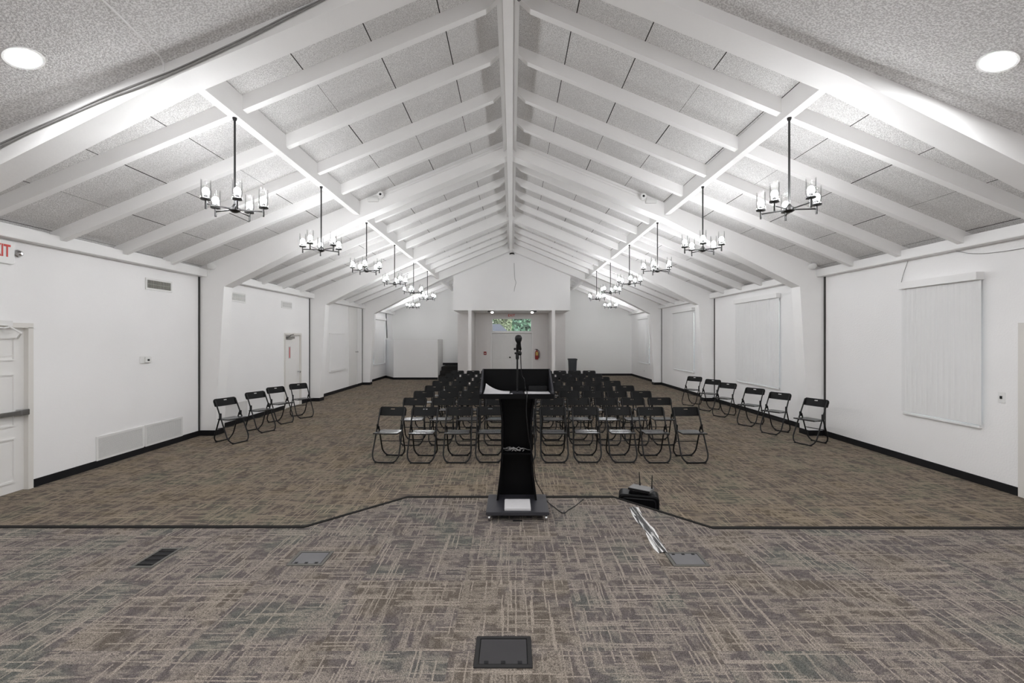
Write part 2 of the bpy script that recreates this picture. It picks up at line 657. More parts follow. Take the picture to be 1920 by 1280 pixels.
for s, nm in ((-1, 'left'), (1, 'right')):
    x = s * 2.93
    mb = MB().box(x - .05, x + .05, 4.2, END, 4.17, deck(x) + .01)
    struct(mb.build('purlin_beam', 'beam_paint'), 'white lengthwise beam on the %s roof slope carrying chandeliers' % nm, 'beam')
for b in range(4):
    for k in range(1, 5):
        y = FR[b] + PITCH / 5 * k
        if y > END - 0.1:
            continue
        for s in (-1, 1):
            a, e = RX + s * 0.12, s * (HW - 0.02)
            dz = 0.16
            mb = MB().prism([(a, y, deck(a) + .005), (e, y, deck(e) + .005), (e, y, deck(e) - dz), (a + s * .12, y, deck(a + s * .12) - dz), (a, y, deck(a) - dz + .06)], (0, 0.085, 0))
            struct(mb.build('rafter', 'beam_paint'), 'white roof rafter on the %s slope' % ('left' if s < 0 else 'right'), 'beam')

# wall head boxes, seams beside the columns, baseboards
nt = 3
for side, T in (('left', TL), ('right', TR)):
    for b in range(4):
        y0, y1 = FR[b] + FT, (FR[b + 1] if b < 3 else END)
        o = MB(T).box(y0, y1, 3.0, 3.14, -0.02, 0.15).build('trim_%d' % nt, 'trim_paint', bevel=0.006)
        struct(o, 'white boxed head along the top of the %s wall' % side, 'trim')
        nt += 1
        if b < 3:
            o = MB(T).box(y1 - 0.04, y1, 0.1, 3.0, 0.0, 0.012).build('trim_%d' % nt, 'seam_dark')
            struct(o, 'dark upright joint between %s wall and column' % side, 'trim')
            nt += 1
    mb = MB(T)
    doors = [DOOR_L1, DOOR_L2] if side == 'left' else [DOOR_R]
    cuts = sorted([(d[0] - .07, d[1] + .07) for d in doors])
    spans = []
    p = EDGE
    for c0, c1 in cuts:
        if c0 > p:
            spans.append((p, c0))
        p = c1
    spans.append((p, END - (1.25 if side == 'left' else 0)))
    for a, b in spans:
        mb.box(a, b, 0, 0.1, 0, 0.012)
    for y in FR[1:]:
        mb.box(y - 0.012, y + FT + 0.012, 0, 0.1, 0, 0.303)
    struct(mb.build('baseboard_%s' % side, 'black_base'), 'black rubber baseboard along the %s wall and column feet' % side, 'baseboard')
mb = MB()
mb.box(2.42, HW, END - 0.014, END, 0, 0.1)
struct(mb.build('baseboard_far', 'black_base'), 'black baseboard along the end wall right of the entrance', 'baseboard')

# entrance: bulkhead, side walls, niche walls, door wall
BH, BY, EY = 2.965, 18.3, 20.3
mb = MB()
mb.prism([(-2.37, BY, BH), (2.34, BY, BH), (2.34, BY, deck(2.34)), (RX, BY, deck(RX)), (-2.37, BY, deck(-2.37))], (0, END - BY + .2, 0))
struct(mb.build('wall_bulkhead', 'wall_paint'), 'white boxed bulkhead with gabled top over the entrance')
mb = MB()
DR = (-0.90, 0.88, 0.0, 2.08)
TRN = (-0.90, 0.88, 2.13, 2.74)
T_E = lambda u, v, w: (u, EY - w, v)
mb.T = T_E
grid_wall(mb, VX0, VX1, 0, BH + .01, -0.15, 0, [DR, TRN])
struct(mb.build('wall_entry', 'entry_paint'), 'pale wall around the double entrance door')
mb = MB()
mb.box(VX0 + .002, VX0 + .12, EY + .01, END + .19, 0, BH)
mb.box(VX1 - .12, VX1 - .002, EY + .01, END + .19, 0, BH)
struct(mb.build('wall_porch', 'entry_paint'), 'side walls of the entrance recess')
mb = MB()
mb.box(-1.765, -1.63, BY, EY, 0, BH)
mb.box(1.60, 1.735, BY, EY, 0, BH)
struct(mb.build('wall_niche', 'entry_paint'), 'two short white walls flanking the entrance niche')
mb = MB()
mb.box(VX0, -1.765, EY - .012, EY, 0, .1)
mb.box(1.735, VX1, EY - .012, EY, 0, .1)
struct(mb.build('baseboard_entry', 'black_base'), 'black baseboard beside the entrance niche', 'baseboard')


def panel_leaf(T, u0, u1, v0, v1, w0, thick, rows, cols, name, mat, parent, st=0.11, t=0.018, rise=0.015):
    """A door leaf with raised-and-fielded panels, one mesh."""
    mb = MB(T).box(u0, u1, v0, v1, w0, w0 + thick)
    W = (u1 - u0 - st * (cols + 1)) / cols
    for c in range(cols):
        a = u0 + st + c * (W + st)
        for r0, r1 in rows:
            z0, z1 = v0 + r0 * (v1 - v0), v0 + r1 * (v1 - v0)
            w = w0 + thick
            for q in ((a, a + W, z0, z0 + t), (a, a + W, z1 - t, z1), (a, a + t, z0 + t, z1 - t), (a + W - t, a + W, z0 + t, z1 - t)):
                mb.box(q[0], q[1], q[2], q[3], w - .001, w + rise)
            mb.prism([(a + .05, z0 + .05, w), (a + W - .05, z0 + .05, w), (a + W - .05, z1 - .05, w), (a + .05, z1 - .05, w)], (0, 0, 0.006))
    return mb.build(name, mat, parent)


def frame_bars(T, u0, u1, v0, v1, w0, w1, t, name, mat, parent, sill=False):
    mb = MB(T)
    e = 0.004
    mb.box(u0 - t, u0 + e, v0, v1, w0, w1)
    mb.box(u1 - e, u1 + t, v0, v1, w0, w1)
    mb.box(u0 - t, u1 + t, v1 - e, v1 + t, w0, w1)
    if sill:
        mb.box(u0 - t, u1 + t, v0 - t, v0 + e, w0, w1)
    return mb.build(name, mat, parent)


SIX = [(0.06, 0.33), (0.40, 0.72), (0.80, 0.94)]
# door 1: left, panic bar, closer
d = empty('door_1', TL(5.08, 0, 0))
struct(d, 'white panelled exit door with push bar in the left wall', 'door')
panel_leaf(TL, 4.622, 5.548, 0.004, 1.968, -0.085, 0.045, SIX, 2, 'leaf', 'door_paint', d)
frame_bars(TL, 4.62, 5.55, 0, 1.97, -0.12, 0.018, 0.055, 'door_frame', 'cream_paint', d)
mb = MB(TL)
mb.box(4.66, 5.52, 0.925, 0.975, 0.005, 0.045)
mb.box(5.44, 5.53, 0.915, 0.985, -0.03, 0.055)
mb.box(4.64, 4.72, 0.915, 0.985, -0.03, 0.055)
mb.build('push_bar', 'chrome', d, bevel=0.005)
mb = MB(TL)
mb.box(5.0, 5.32, 1.985, 2.045, 0.018, 0.075)
mb.tube([(5.28, 1.99, 0.06), (5.36, 1.90, 0.13), (5.46, 1.84, -0.02)], 0.011)
mb.tube([(5.05, 1.98, 0.06), (5.16, 1.955, 0.16), (5.30, 1.97, 0.05)], 0.011)
mb.build('closer', 'grille_white', d, bevel=0.0)
# door 2: left, second bay
d = empty('door_2', TL(12.28, 0, 0))
struct(d, 'flush white side door with closer in the left wall', 'door')
MB(TL).box(11.853, 12.697, 0.004, 1.927, -0.07, -0.025).build('leaf', 'door_paint', d)
frame_bars(TL, 11.85, 12.70, 0, 1.93, -0.12, 0.018, 0.05, 'door_frame', 'cream_paint', d)
MB(TL).box(11.93, 12.30, 1.83, 1.89, -0.025, 0.04).tube([(11.95, 1.86, 0.03), (11.90, 1.93, 0.14), (12.25, 1.95, 0.03)], 0.01).build('closer', 'grille_dark', d)
MB(TL).lathe([(0.012, 0), (0.012, 0.05), (0.028, 0.055), (0.028, 0.08), (0.01, 0.09)], (12.60, 0.92, -0.025), 12).build('knob', 'chrome', d)
# door right
d = empty('door_3', TR(4.8, 0, 0))
struct(d, 'white door at the front end of the right wall', 'door')
panel_leaf(TR, 4.302, 5.238, 0.004, 1.958, -0.085, 0.045, SIX, 2, 'leaf', 'door_paint', d)
frame_bars(TR, 4.30, 5.24, 0, 1.96, -0.12, 0.018, 0.06, 'door_frame', 'cream_paint', d)
# double entrance door
d = empty('door_4', (0, EY, 0))
struct(d, 'pair of white panelled entrance doors at the far end', 'door')
panel_leaf(T_E, -0.898, -0.0115, 0.004, 2.077, -0.14, 0.045, [(0.09, 0.37), (0.45, 0.80), (0.85, 0.95)], 2, 'leaf', 'grille_white', d, 0.10, 0.034, 0.03)
panel_leaf(T_E, -0.0105, 0.878, 0.004, 2.077, -0.14, 0.045, [(0.09, 0.37), (0.45, 0.80), (0.85, 0.95)], 2, 'leaf', 'grille_white', d, 0.10, 0.034, 0.03)
frame_bars(T_E, -0.90, 0.88, 0, 2.08, -0.149, 0.04, 0.05, 'door_frame', 'trim_paint', d)
MB(T_E).lathe([(0.012, 0), (0.012, 0.04), (0.032, 0.045), (0.032, 0.075), (0.01, 0.085)], (-0.09, 0.99, -0.095), 12).build('knob', 'black_metal', d)
# transom
w = empty('window_1', (0, EY, TRN[2]))
struct(w, 'wide transom window above the entrance doors', 'window')
frame_bars(T_E, TRN[0] + .03, TRN[1] - .03, TRN[2] + .03, TRN[3] - .03, -0.12, 0.01, 0.03, 'window_frame', 'trim_paint', w, True)
MB(T_E).box(TRN[0] + .03, TRN[1] - .03, TRN[2] + .03, TRN[3] - .03, -0.075, -0.069).build('pane', 'window_glass', w)

# windows with vertical blinds
side_words = ['front window nearest the stage', 'second window from the stage', 'third window from the stage', 'last window by the end wall']
for i, (T, wn) in enumerate([(TR, q) for q in WINS_R] + [(TL, WIN_L)]):
    u0, u1, v0, v1 = wn
    w = empty('window_%d' % (i + 2), T((u0 + u1) / 2, v0, 0))
    where = 'right wall, %s' % side_words[i] if i < 4 else 'left wall, by the end of the hall'
    struct(w, 'window behind a vertical blind, ' + where, 'window')
    frame_bars(T, u0 + .04, u1 - .04, v0 + .04, v1 - .04, -0.19, -0.12, 0.04, 'window_frame', 'trim_paint', w, True)
    MB(T).box(u0 + .04, u1 - .04, v0 + .04, v1 - .04, -0.158, -0.152).build('pane', 'window_glass', w)
    MB(T).box(u0 - .03, u1 + .03, v0 - .035, v0, -0.11, 0.035).build('window_sill', 'trim_paint', w, bevel=0.004)
    bl = empty('vertical_blind', T((u0 + u1) / 2, v1, 0.05))
    lab = ['white vertical blind hung before the right window closest to the stage',
           'wide white vertical blind on the right wall behind the row of side chairs',
           'white vertical blind on the right wall, third window from the stage',
           'white vertical blind on the right wall beside the end wall',
           'white vertical blind on the left wall beside the low partition'][i]
    tag(bl, lab, 'blind', 'vertical blinds at the windows')
    MB(T).box(u0 - .06, u1 + .03, v1 - .005, v1 + .095, 0.0, 0.105).build('valance', 'trim_paint', bl, bevel=0.004)
    mb = MB(T)
    e0, e1 = u0 - .05, u1 + .02
    n = int(round((e1 - e0) / 0.080))
    st = (e1 - e0) / n
    for k in range(n):
        c = e0 + st * (k + 0.5)
        ang = R(7 + rnd.uniform(-2.5, 2.5))
        if i == 3 and k in (1, 4) or i == 1 and k in (4,):
            ang = R(38)
        if i == 4 and k == n - 1:
            ang = R(60)
        dx, dw = math.cos(ang) * 0.046, math.sin(ang) * 0.046
        pts = [(c - dx, v0 + .012, 0.042 - dw), (c - dx * .3, v0 + .012, 0.048 - dw * .3), (c + dx * .3, v0 + .012, 0.048 + dw * .3), (c + dx, v0 + .012, 0.042 + dw)]
        for a, b in zip(pts[:-1], pts[1:]):
            mb.prism([a, b, (b[0], b[1], b[2] + .0015), (a[0], a[1], a[2] + .0015)], (0, v1 - v0 - .016, 0))
    mb.build('slats', 'blind_vinyl', bl)

# boarded panel and flush closet front in the left wall, third bay
p = empty('trim_40', TL(15.4, 0.79, 0))
struct(p, 'shallow boarded-over window in the left wall', 'trim')
MB(TL).box(14.75, 16.0, 0.80, 1.98, 0, 0.012).build('board', 'wall_paint', p)
MB(TL).box(14.70, 16.05, 0.74, 0.80, 0, 0.05).build('ledge', 'trim_paint', p, bevel=0.004)
MB(TL).box(14.70, 16.05, 1.98, 2.01, 0, 0.022).build('head_strip', 'trim_paint', p)
d = empty('door_5', TL(17.0, 0, 0))
struct(d, 'tall flush closet door in the left wall, third bay', 'door')
MB(TL).box(16.45, 17.28, 0.11, 2.99, 0.0, 0.016).build('leaf', 'door_paint', d)
MB(TL).box(17.29, 17.36, 0.1, 2.99, 0.0, 0.024).build('door_frame', 'trim_paint', d)
MB(TL).lathe([(0.03, 0), (0.03, 0.008), (0.012, 0.012), (0.012, 0.05), (0.03, 0.055), (0.03, 0.085), (0.008, 0.09)], (17.18, 1.33, 0.016), 12).build('knob', 'chrome', d)

# low partition (booth) and steps beside it
mb = MB()
PH = 1.77
outer = [(-HW, 21.3), (-5.27, 20.25), (-3.30, 20.25), (-3.30, 21.7)]
th = 0.11
pl = [((-HW, 21.3 + .15, 0), (-HW, 21.3, 0)), ((-5.22, 20.25 + th, 0), (-5.27, 20.25, 0)), ((-3.30 - th, 20.25 + th, 0), (-3.30, 20.25, 0)), ((-3.30 - th, 21.7, 0), (-3.30, 21.7, 0))]
mb.strip(pl, (0, 0, PH))
o = tag(mb.build('booth_partition', 'wall_paint'), 'low white partition enclosing the far left corner of the hall', 'partition')
mb = MB()
mb.strip([((a[0], a[1], PH), (b[0], b[1] - (.0 if i > 1 else .012), PH)) for i, (a, b) in enumerate(pl)], (0, 0, 0.022))
mb.build('cap_strip', 'trim_paint', o)
mb = MB()
base = [((a[0], a[1] - .0, 0), (a[0], a[1] - .014, 0)) for a in outer[:3]]
mb.strip(base, (0, 0, 0.1))
mb.build('base_strip', 'black_base', o)
mb = MB()
for k in range(3):
    y = 20.35 + 0.42 * k
    mb.box(-3.285, VX0 - .005, y, END - .015, 0.173 * k, 0.173 * (k + 1))
struct(mb.build('steps', 'dark_carpet'), 'dark carpeted steps between the partition and the entrance wall', 'steps')
struct(MB().box(-3.9, VX0, END - 0.014, END, 0.52, 0.63).build('baseboard_landing', 'black_base'), 'black baseboard at the back of the dark steps', 'baseboard')


# ------------------------------------------------------------------ grilles, plates, signs on the walls
def grille(T, u0, u1, v0, v1, name, label, cat, core, group, slats=8, vertical=False):
    o = empty(name, T((u0 + u1) / 2, v0, 0))
    tag(o, label, cat, group)
    t = min(0.03, (v1 - v0) * .16)
    mb = MB(T)
    mb.box(u0, u1, v0, v0 + t, 0, 0.014)
    mb.box(u0, u1, v1 - t, v1, 0, 0.014)
    mb.box(u0, u0 + t, v0 + t, v1 - t, 0, 0.014)
    mb.box(u1 - t, u1, v0 + t, v1 - t, 0, 0.014)
    mb.build('frame', 'grille_white', o)
    MB(T).box(u0 + t, u1 - t, v0 + t, v1 - t, 0, 0.004).build('back_plate', core, o)
    mb = MB(T)
    if vertical:
        n = slats
        for k in range(n):
            u = u0 + t + (u1 - u0 - 2 * t) * (k + .5) / n
            mb.box(u - .003, u + .003, v0 + t, v1 - t, .004, .012)
        mb.box(u0 + t, u1 - t, (v0 + v1) / 2 - .003, (v0 + v1) / 2 + .003, .004, .012)
    else:
        for k in range(slats):
            z = v0 + t + (v1 - v0 - 2 * t) * (k + .5) / slats
            mb.prism([(u0 + t, z - .007, .004), (u0 + t, z - .003, .013), (u0 + t, z + .003, .013), (u0 + t, z + .001, .004)], (u1 - u0 - 2 * t, 0, 0))
    mb.build('louvres', 'grille_dark_bar' if core == 'grille_dark' else 'grille_white', o)
    return o


AG = 'air vents high on the left wall'
grille(TL, 7.33, 7.90, 2.63, 2.82, 'air_vent', 'dark slatted vent high on the left wall nearest the stage', 'vent', 'grille_dark', AG, 14, True)
grille(TL, 9.50, 10.08, 2.62, 2.82, 'air_vent', 'pale vent on the left wall just past the first column', 'vent', 'grille_grey', AG, 14, True)
grille(TL, 11.66, 12.20, 2.62, 2.80, 'air_vent', 'pale vent on the left wall above the side door', 'vent', 'grille_grey', AG, 12, True)
grille(TL, 16.57, 17.10, 2.62, 2.77, 'air_vent', 'faint vent on the left wall above the tall closet door', 'vent', 'grille_white', AG, 10, True)
BG = 'return grilles low on the left wall'
grille(TL, 6.46, 7.29, 0.095, 0.44, 'return_grille', 'low white louvred grille, the one nearer the exit door', 'vent', 'grille_grey', BG, 15)
grille(TL, 7.32, 8.15, 0.095, 0.44, 'return_grille', 'low white louvred grille, the one nearer the column', 'vent', 'grille_grey', BG, 15)
grille(TL, 9.35, 10.15, 0.12, 0.46, 'return_grille', 'low white grille on the left wall behind the side chairs', 'vent', 'grille_white', BG, 12)

o = empty('thermostat', TL(7.31, 1.43, 0))
tag(o, 'small white thermostat in a clear guard on the left wall', 'thermostat')
MB(TL).box(7.22, 7.42, 1.44, 1.55, 0, 0.02).build('back_plate', 'white_plastic', o, bevel=0.003)
MB(TL).box(7.29, 7.41, 1.45, 1.54, 0.02, 0.045).build('body', 'white_plastic', o, bevel=0.004)
MB(TL).box(7.325, 7.365, 1.475, 1.505, 0.045, 0.048).build('display', 'black_plastic', o)

o = empty('exit_sign', TL(5.18, 2.71, 0))
tag(o, 'white exit sign with red letters on the left wall over the exit door', 'sign')
MB(TL).box(5.00, 5.37, 2.71, 2.97, 0, 0.045).build('case', 'white_plastic', o, bevel=0.005)
text_mesh('lettering', 'EXIT', 0.19, 'red_letter', lambda x, y, z: TL(5.20 + x * .62, 2.85 + y * 1.05, 0.046 + max(z, 0)), o)
o = empty('emergency_lamp', TL(5.43, 2.85, 0))
tag(o, 'small round grey alarm dome on the left wall beside the exit sign', 'alarm')
MB(TL).lathe([(0.045, 0), (0.045, 0.02), (0.035, 0.03), (0.032, 0.05), (0.015, 0.065)], (5.43, 2.85, 0), 16).build('dome', 'chrome', o, smooth=40)

o = empty('door_notice', TL(12.12, 1.40, -.02))
tag(o, 'narrow paper notice with a red band on the left side door', 'notice')
MB(TL).box(12.08, 12.20, 1.30, 1.62, -0.0245, -0.022).build('sheet', 'paper', o)
MB(TL).box(12.12, 12.16, 1.32, 1.60, -0.0222, -0.021).build('band', 'red_letter', o)

o = empty('switch_plate', TR(5.49, 1.10, 0))
tag(o, 'white switch plate on the right wall between window and door', 'switch')
MB(TR).box(5.45, 5.53, 1.06, 1.19, 0, 0.008).build('plate', 'white_plastic', o, bevel=0.002)
MB(TR).box(5.48, 5.50, 1.11, 1.145, 0.008, 0.018).build('toggle', 'black_plastic', o)
o = empty('outlet_plate', TR(20.3, 0.33, 0))
tag(o, 'small outlet plate low on the right wall under the last window', 'outlet')
MB(TR).box(20.26, 20.36, 0.33, 0.45, 0, 0.008).build('plate', 'white_plastic', o, bevel=0.002)
MB(TR).box(20.29, 20.33, 0.35, 0.43, 0.008, 0.011).build('socket', 'grille_grey', o)

# entrance fittings
o = empty('exit_sign', (0.0, EY - .1, 2.76))
tag(o, 'small exit sign hung above the far entrance doors', 'sign')
MB(T_E).box(-0.16, 0.12, 2.765, 2.935, 0.01, 0.05).build('case', 'white_plastic', o, bevel=0.004)
text_mesh('lettering', 'EXIT', 0.15, 'red_letter', lambda x, y, z: T_E(-0.02 + x, 2.85 + y, 0.051 + max(z, 0)), o)
for x, nm in ((-0.86, 'left'), (0.87, 'right')):
    o = empty('spotlight', (x, BY + .25, BH))
    tag(o, 'black spotlight under the bulkhead edge, %s of the exit sign' % nm, 'lamp', 'spotlights under the bulkhead')
    MB().box(x - .13, x + .13, BY + .19, BY + .31, BH - .045, BH).build('housing', 'black_metal', o, bevel=0.006)
    MB().lathe([(0.05, 0), (0.055, -.03), (0.04, -.055)], (x + (.05 if x < 0 else -.05), BY + .25, BH - .045), 16).build('lens', 'spot_glow', o, smooth=40)
o = empty('alarm_pull', T_E(-1.20, 1.1, 0))
tag(o, 'small dark red fire alarm pull box left of the entrance doors', 'alarm')
MB(T_E).box(-1.26, -1.14, 1.10, 1.25, 0, 0.05).build('box', 'red_paint', o, bevel=0.006)
MB(T_E).box(-1.23, -1.17, 1.15, 1.175, 0.05, 0.062).build('handle', 'white_plastic', o)
o = empty('fire_extinguisher', T_E(1.10, 0.94, 0.09))
tag(o, 'red fire extinguisher on the wall right of the entrance doors', 'fire extinguisher')
cx, cy = 1.10, EY - 0.09
MB().lathe([(0.05, 0), (0.075, 0.012), (0.08, 0.05), (0.08, 0.30), (0.06, 0.36), (0.028, 0.385), (0.026, 0.41)], (cx, cy, 0.90), 18).build('cylinder', 'red_paint', o, smooth=35)
MB().box(cx - .02, cx + .02, cy - .02, cy + .02, 1.31, 1.35).box(cx - .09, cx + .03, cy - .012, cy + .012, 1.345, 1.365).build('valve', 'black_metal', o)
MB().tube(curve_pts([(cx + .02, cy, 1.33), (cx + .10, cy - .02, 1.28), (cx + .105, cy - .03, 1.12), (cx + .095, cy - .03, 0.98)]), 0.011).build('hose', 'black_metal', o, smooth=60)
MB().box(cx - .05, cx + .05, cy - .086, cy - .079, 1.08, 1.24).build('instruction_label', 'yellow_tag', o)
MB().box(cx - .03, cx + .03, cy + .06, EY, 1.10, 1.16).build('bracket', 'chrome', o)

# trash bin
o = empty('trash_bin', (2.62, 19.75, 0))
tag(o, 'tall dark grey trash bin right of the entrance', 'bin')
def ring(c, hx, hy, z, r=.04, seg=3):
    pts = []
    for sx, sy, a0 in ((1, 1, 0), (-1, 1, 90), (-1, -1, 180), (1, -1, 270)):
        for k in range(seg + 1):
            a = R(a0 + 90 * k / seg)
            pts.append((c[0] + sx * (hx - r) + math.cos(a) * r, c[1] + sy * (hy - r) + math.sin(a) * r, z))
    return pts
c = (2.62, 19.75)
MB().rings([ring(c, .135, .20, 0), ring(c, .165, .24, .90), ring(c, .185, .26, .90), ring(c, .185, .26, .955), ring(c, .17, .245, .955), ring(c, .155, .23, .60)]).build('bin_body', 'bin_grey', o, smooth=40)
MB().box(2.62 - .09, 2.62 + .09, 19.75 - .275, 19.75 - .255, .80, .84).build('handle', 'bin_grey', o, bevel=.006)


# ------------------------------------------------------------------ folding chairs
def make_chair():
    """Faces -Y, origin on the floor under the middle."""
    root = empty('folding_chair')
    HWd = 0.205
    r = 0.0115
    ya, za = -0.215, r            # front feet
    yb, zb = 0.145, 0.755         # back top
    path = rounded([(-HWd + .012, yb, zb), (-HWd, ya + .045, .095), (-HWd + .055, ya, za), (HWd - .055, ya, za), (HWd, ya + .045, .095), (HWd - .012, yb, zb)], .075, 5)
    MB().tube(path, r, 8).build('front_leg_frame', 'black_metal', root, smooth=60)
    k = 0.181
    path = rounded([(-k, 0.03, .50), (-k, .185, .095), (-k + .055, .215, r), (k - .055, .215, r), (k, .185, .095), (k, 0.03, .50)], .075, 5)
    MB().tube(path, r, 8).build('rear_leg_frame', 'black_metal', root, smooth=60)
    # seat: shallow dished pan with turned-down edges
    mb = MB()
    cols = []
    NX, NY = 10, 9
    def seat(i, j, top):
        u, v = i / NX * 2 - 1, j / NY
        w = 0.172 + 0.012 * (1 - v) if v < .85 else 0.172 - .02 * ((v - .85) / .15) ** 2
        x = u * w
        y = -0.205 + v * 0.345 + (0.016 * u * u if j == 0 else 0)
        e = max(abs(u) ** 6, (2 * abs(v - .5)) ** 6)
        z = 0.447 - 0.012 * v - 0.012 * (1 - u * u) * math.sin(PI * min(1, max(0, (v - .12) / .76))) - 0.010 * e
        return (x, y, z if top else z - 0.014 - 0.004 * e)
    pts = [seat(i, j, True) for i in range(NX + 1) for j in range(NY + 1)] + [seat(i, j, False) for i in range(NX + 1) for j in range(NY + 1)]
    S = (NX + 1) * (NY + 1)
    q = lambda i, j: i * (NY + 1) + j
    fs = []
    for i in range(NX):
        for j in range(NY):
            fs.append((q(i, j), q(i + 1, j), q(i + 1, j + 1), q(i, j + 1)))
            fs.append((S + q(i, j), S + q(i, j + 1), S + q(i + 1, j + 1), S + q(i + 1, j)))
    for i in range(NX):
        fs.append((q(i, 0), S + q(i, 0), S + q(i + 1, 0), q(i + 1, 0)))
        fs.append((q(i, NY), q(i + 1, NY), S + q(i + 1, NY), S + q(i, NY)))
    for j in range(NY):
        fs.append((q(0, j), q(0, j + 1), S + q(0, j + 1), S + q(0, j)))
        fs.append((q(NX, j), S + q(NX, j), S + q(NX, j + 1), q(NX, j + 1)))
    mb.add(pts, fs)
    mb.build('seat', 'seat_plastic', root, smooth=50)
    # seat rails under the pan, pivoting on both frames
    for s in (-1, 1):
        MB().tube([(s * .166, -.17, .424), (s * .166, .09, .418)], .008, 6).build('seat_rail', 'black_metal', root, smooth=60)
    # backrest: curved plastic band with a handle hole
    xs = [-.2155, -.205, -.185, -.15, -.09, -.034, -.024, 0, .024, .034, .09, .15, .185, .205, .2155]
    zs = [.650, .66, .70, .730, .7375, .7470, .7565, .762, .769, .776]
    def bp(x, z):
        t = (z - za) / (zb - za)
        y = ya + (yb - ya) * t - 0.012 - .018 * (x / .2155) ** 2 * -1
        y += 0.012
        return (x, y, z)
    mb = MB()
    keep = {}
    pts = []
    for i, x in enumerate(xs):
        for j, z in enumerate(zs):
            xx, zz = x, z
            ax = abs(x)
            # rounded top corners
            if zz > .735 and ax > .17:
                lim = .735 + math.sqrt(max(0, .041 ** 2 - max(0, ax - .1745) ** 2)) if ax > .1745 else .776
                zz = .735 + (zz - .735) * (lim - .735) / .041
            if ax > .21 and zz < .66:
                zz += .006
            # oval handle hole
            if .737 <= z <= .757 and .02 < ax < .04:
                if ax < .03 and z in (.7375, .7565):
                    zz = z
                if ax > .03:
                    xx = math.copysign(.034, x)
            pts.append(bp(xx, zz))
    n = len(zs)
    fs = []
    for i in range(len(xs) - 1):
        for j in range(n - 1):
            cx, cz = (xs[i] + xs[i + 1]) / 2, (zs[j] + zs[j + 1]) / 2
            if abs(cx) < .03 and .7375 < cz < .7565:
                continue
            if .024 < abs(cx) < .034 and .7375 < cz < .7565:
                continue
            fs.append((i * n + j, (i + 1) * n + j, (i + 1) * n + j + 1, i * n + j + 1))
    mb.add(pts, fs)
    mb.build('backrest', 'back_plastic', root, smooth=50, solid=0.016)
    for s in (-1, 1):
        MB().box(s * .193 - .005, s * .193 + .005, -.012, .05, .45, .535).build('hinge_bracket', 'black_metal', root, bevel=.003)
    for s in (-1, 1):
        MB().box(s * .135 - .014, s * .135 + .014, ya - .015, ya + .015, 0.0, .014).build('foot_pad', 'rubber', root, bevel=.002)
        MB().box(s * .12 - .014, s * .12 + .014, .20, .23, 0.0, .014).build('foot_pad', 'rubber', root, bevel=.002)
    MB().tube([(-.178, .125, .252), (.178, .125, .252)], .007, 6).build('crossbar', 'black_metal', root, smooth=60)
    return root


chair0 = make_chair()
used = [False]


def place_chair(x, y, deg, label, group, z=0.0):
    o = copy_tree(chair0) if used[0] else chair0
    used[0] = True
    o.location = (x, y, z)
    o.rotation_euler = (0, 0, R(deg))
    tag(o, label, 'chair', group)
    return o


ORD = ['first', 'second', 'third', 'fourth', 'fifth']
ROWS = ['front row', 'second row from the lectern', 'third row from the lectern', 'fourth row from the lectern',
        'fifth row from the lectern', 'third row from the back', 'row before the last', 'back row by the entrance']
row_y = [6.70 + .215, 7.82 + .2, 8.87 + .2, 9.93 + .2, 11.03 + .2, 12.2 + .2, 13.4 + .2, 14.65 + .2]
row_x = [
    [-1.862, -1.345, -.815, -.338, .14, .632, 1.13, 1.654, 2.15, 2.695],
    [-1.735, -1.23, -.77, -.27, .22, .72, 1.19, 1.68, 2.16, 2.645],
    [-1.77, -1.27, -.82, -.33, .17, .66, 1.15, 1.63, 2.13, 2.61],
    [-1.755, -1.29, -.80, -.31, .17, .65, 1.13, 1.58, 2.05, 2.54],
    [-1.78, -1.30, -.82, -.34, .14, .60, 1.07, 1.55, 2.03, 2.51],
    [-1.80, -1.32, -.84, -.36, .12, .58, 1.06, 1.54, 2.01, 2.49],
    [-1.80, -1.32, -.84, -.36, .12, .58, 1.07, 1.55, 2.02, 2.50],
    [-1.79, -1.28, -.80, -.32, .14, .62, 1.10, 1.58, 2.06, 2.54]]
for r_ in range(8):
    for c_ in range(10):
        pos = ('%s from the left end' % ORD[c_] if c_ else 'at the left end') if c_ < 5 else ('%s from the right end' % ORD[9 - c_] if c_ < 9 else 'at the right end')
        dg = rnd.uniform(-2.5, 2.5)
        if r_ == 0 and c_ == 0:
            dg = -5
        if r_ == 0 and c_ == 9:
            dg = 3
        place_chair(row_x[r_][c_], row_y[r_] + rnd.uniform(-.02, .02), dg,
                    'black folding chair in the %s, %s' % (ROWS[r_], pos), 'folding chairs in rows facing the lectern')
LW = [(-4.99, 8.09, 70), (-4.99, 9.03, 66), (-5.06, 9.93, 63), (-4.93, 10.66, 52)]
for i, (x, y, a) in enumerate(LW):
    place_chair(x, y, a, ['black folding chair along the left wall, nearest the stage', 'black folding chair along the left wall, second from the stage',
                          'black folding chair along the left wall, third from the stage', 'black folding chair along the left wall, farthest from the stage'][i], 'folding chairs along the left wall')
RW = [(5.23, 7.97, -66), (5.13, 8.86, -60), (5.08, 9.68, -58), (5.04, 10.8, -56), (5.08, 11.7, -55), (4.98, 12.6, -50)]
for i, (x, y, a) in enumerate(RW):
    place_chair(x, y, a, 'black folding chair along the right wall, ' + ['nearest the stage', 'second from the stage', 'third from the stage', 'fourth from the stage', 'fifth from the stage', 'farthest from the stage'][i], 'folding chairs along the right wall')


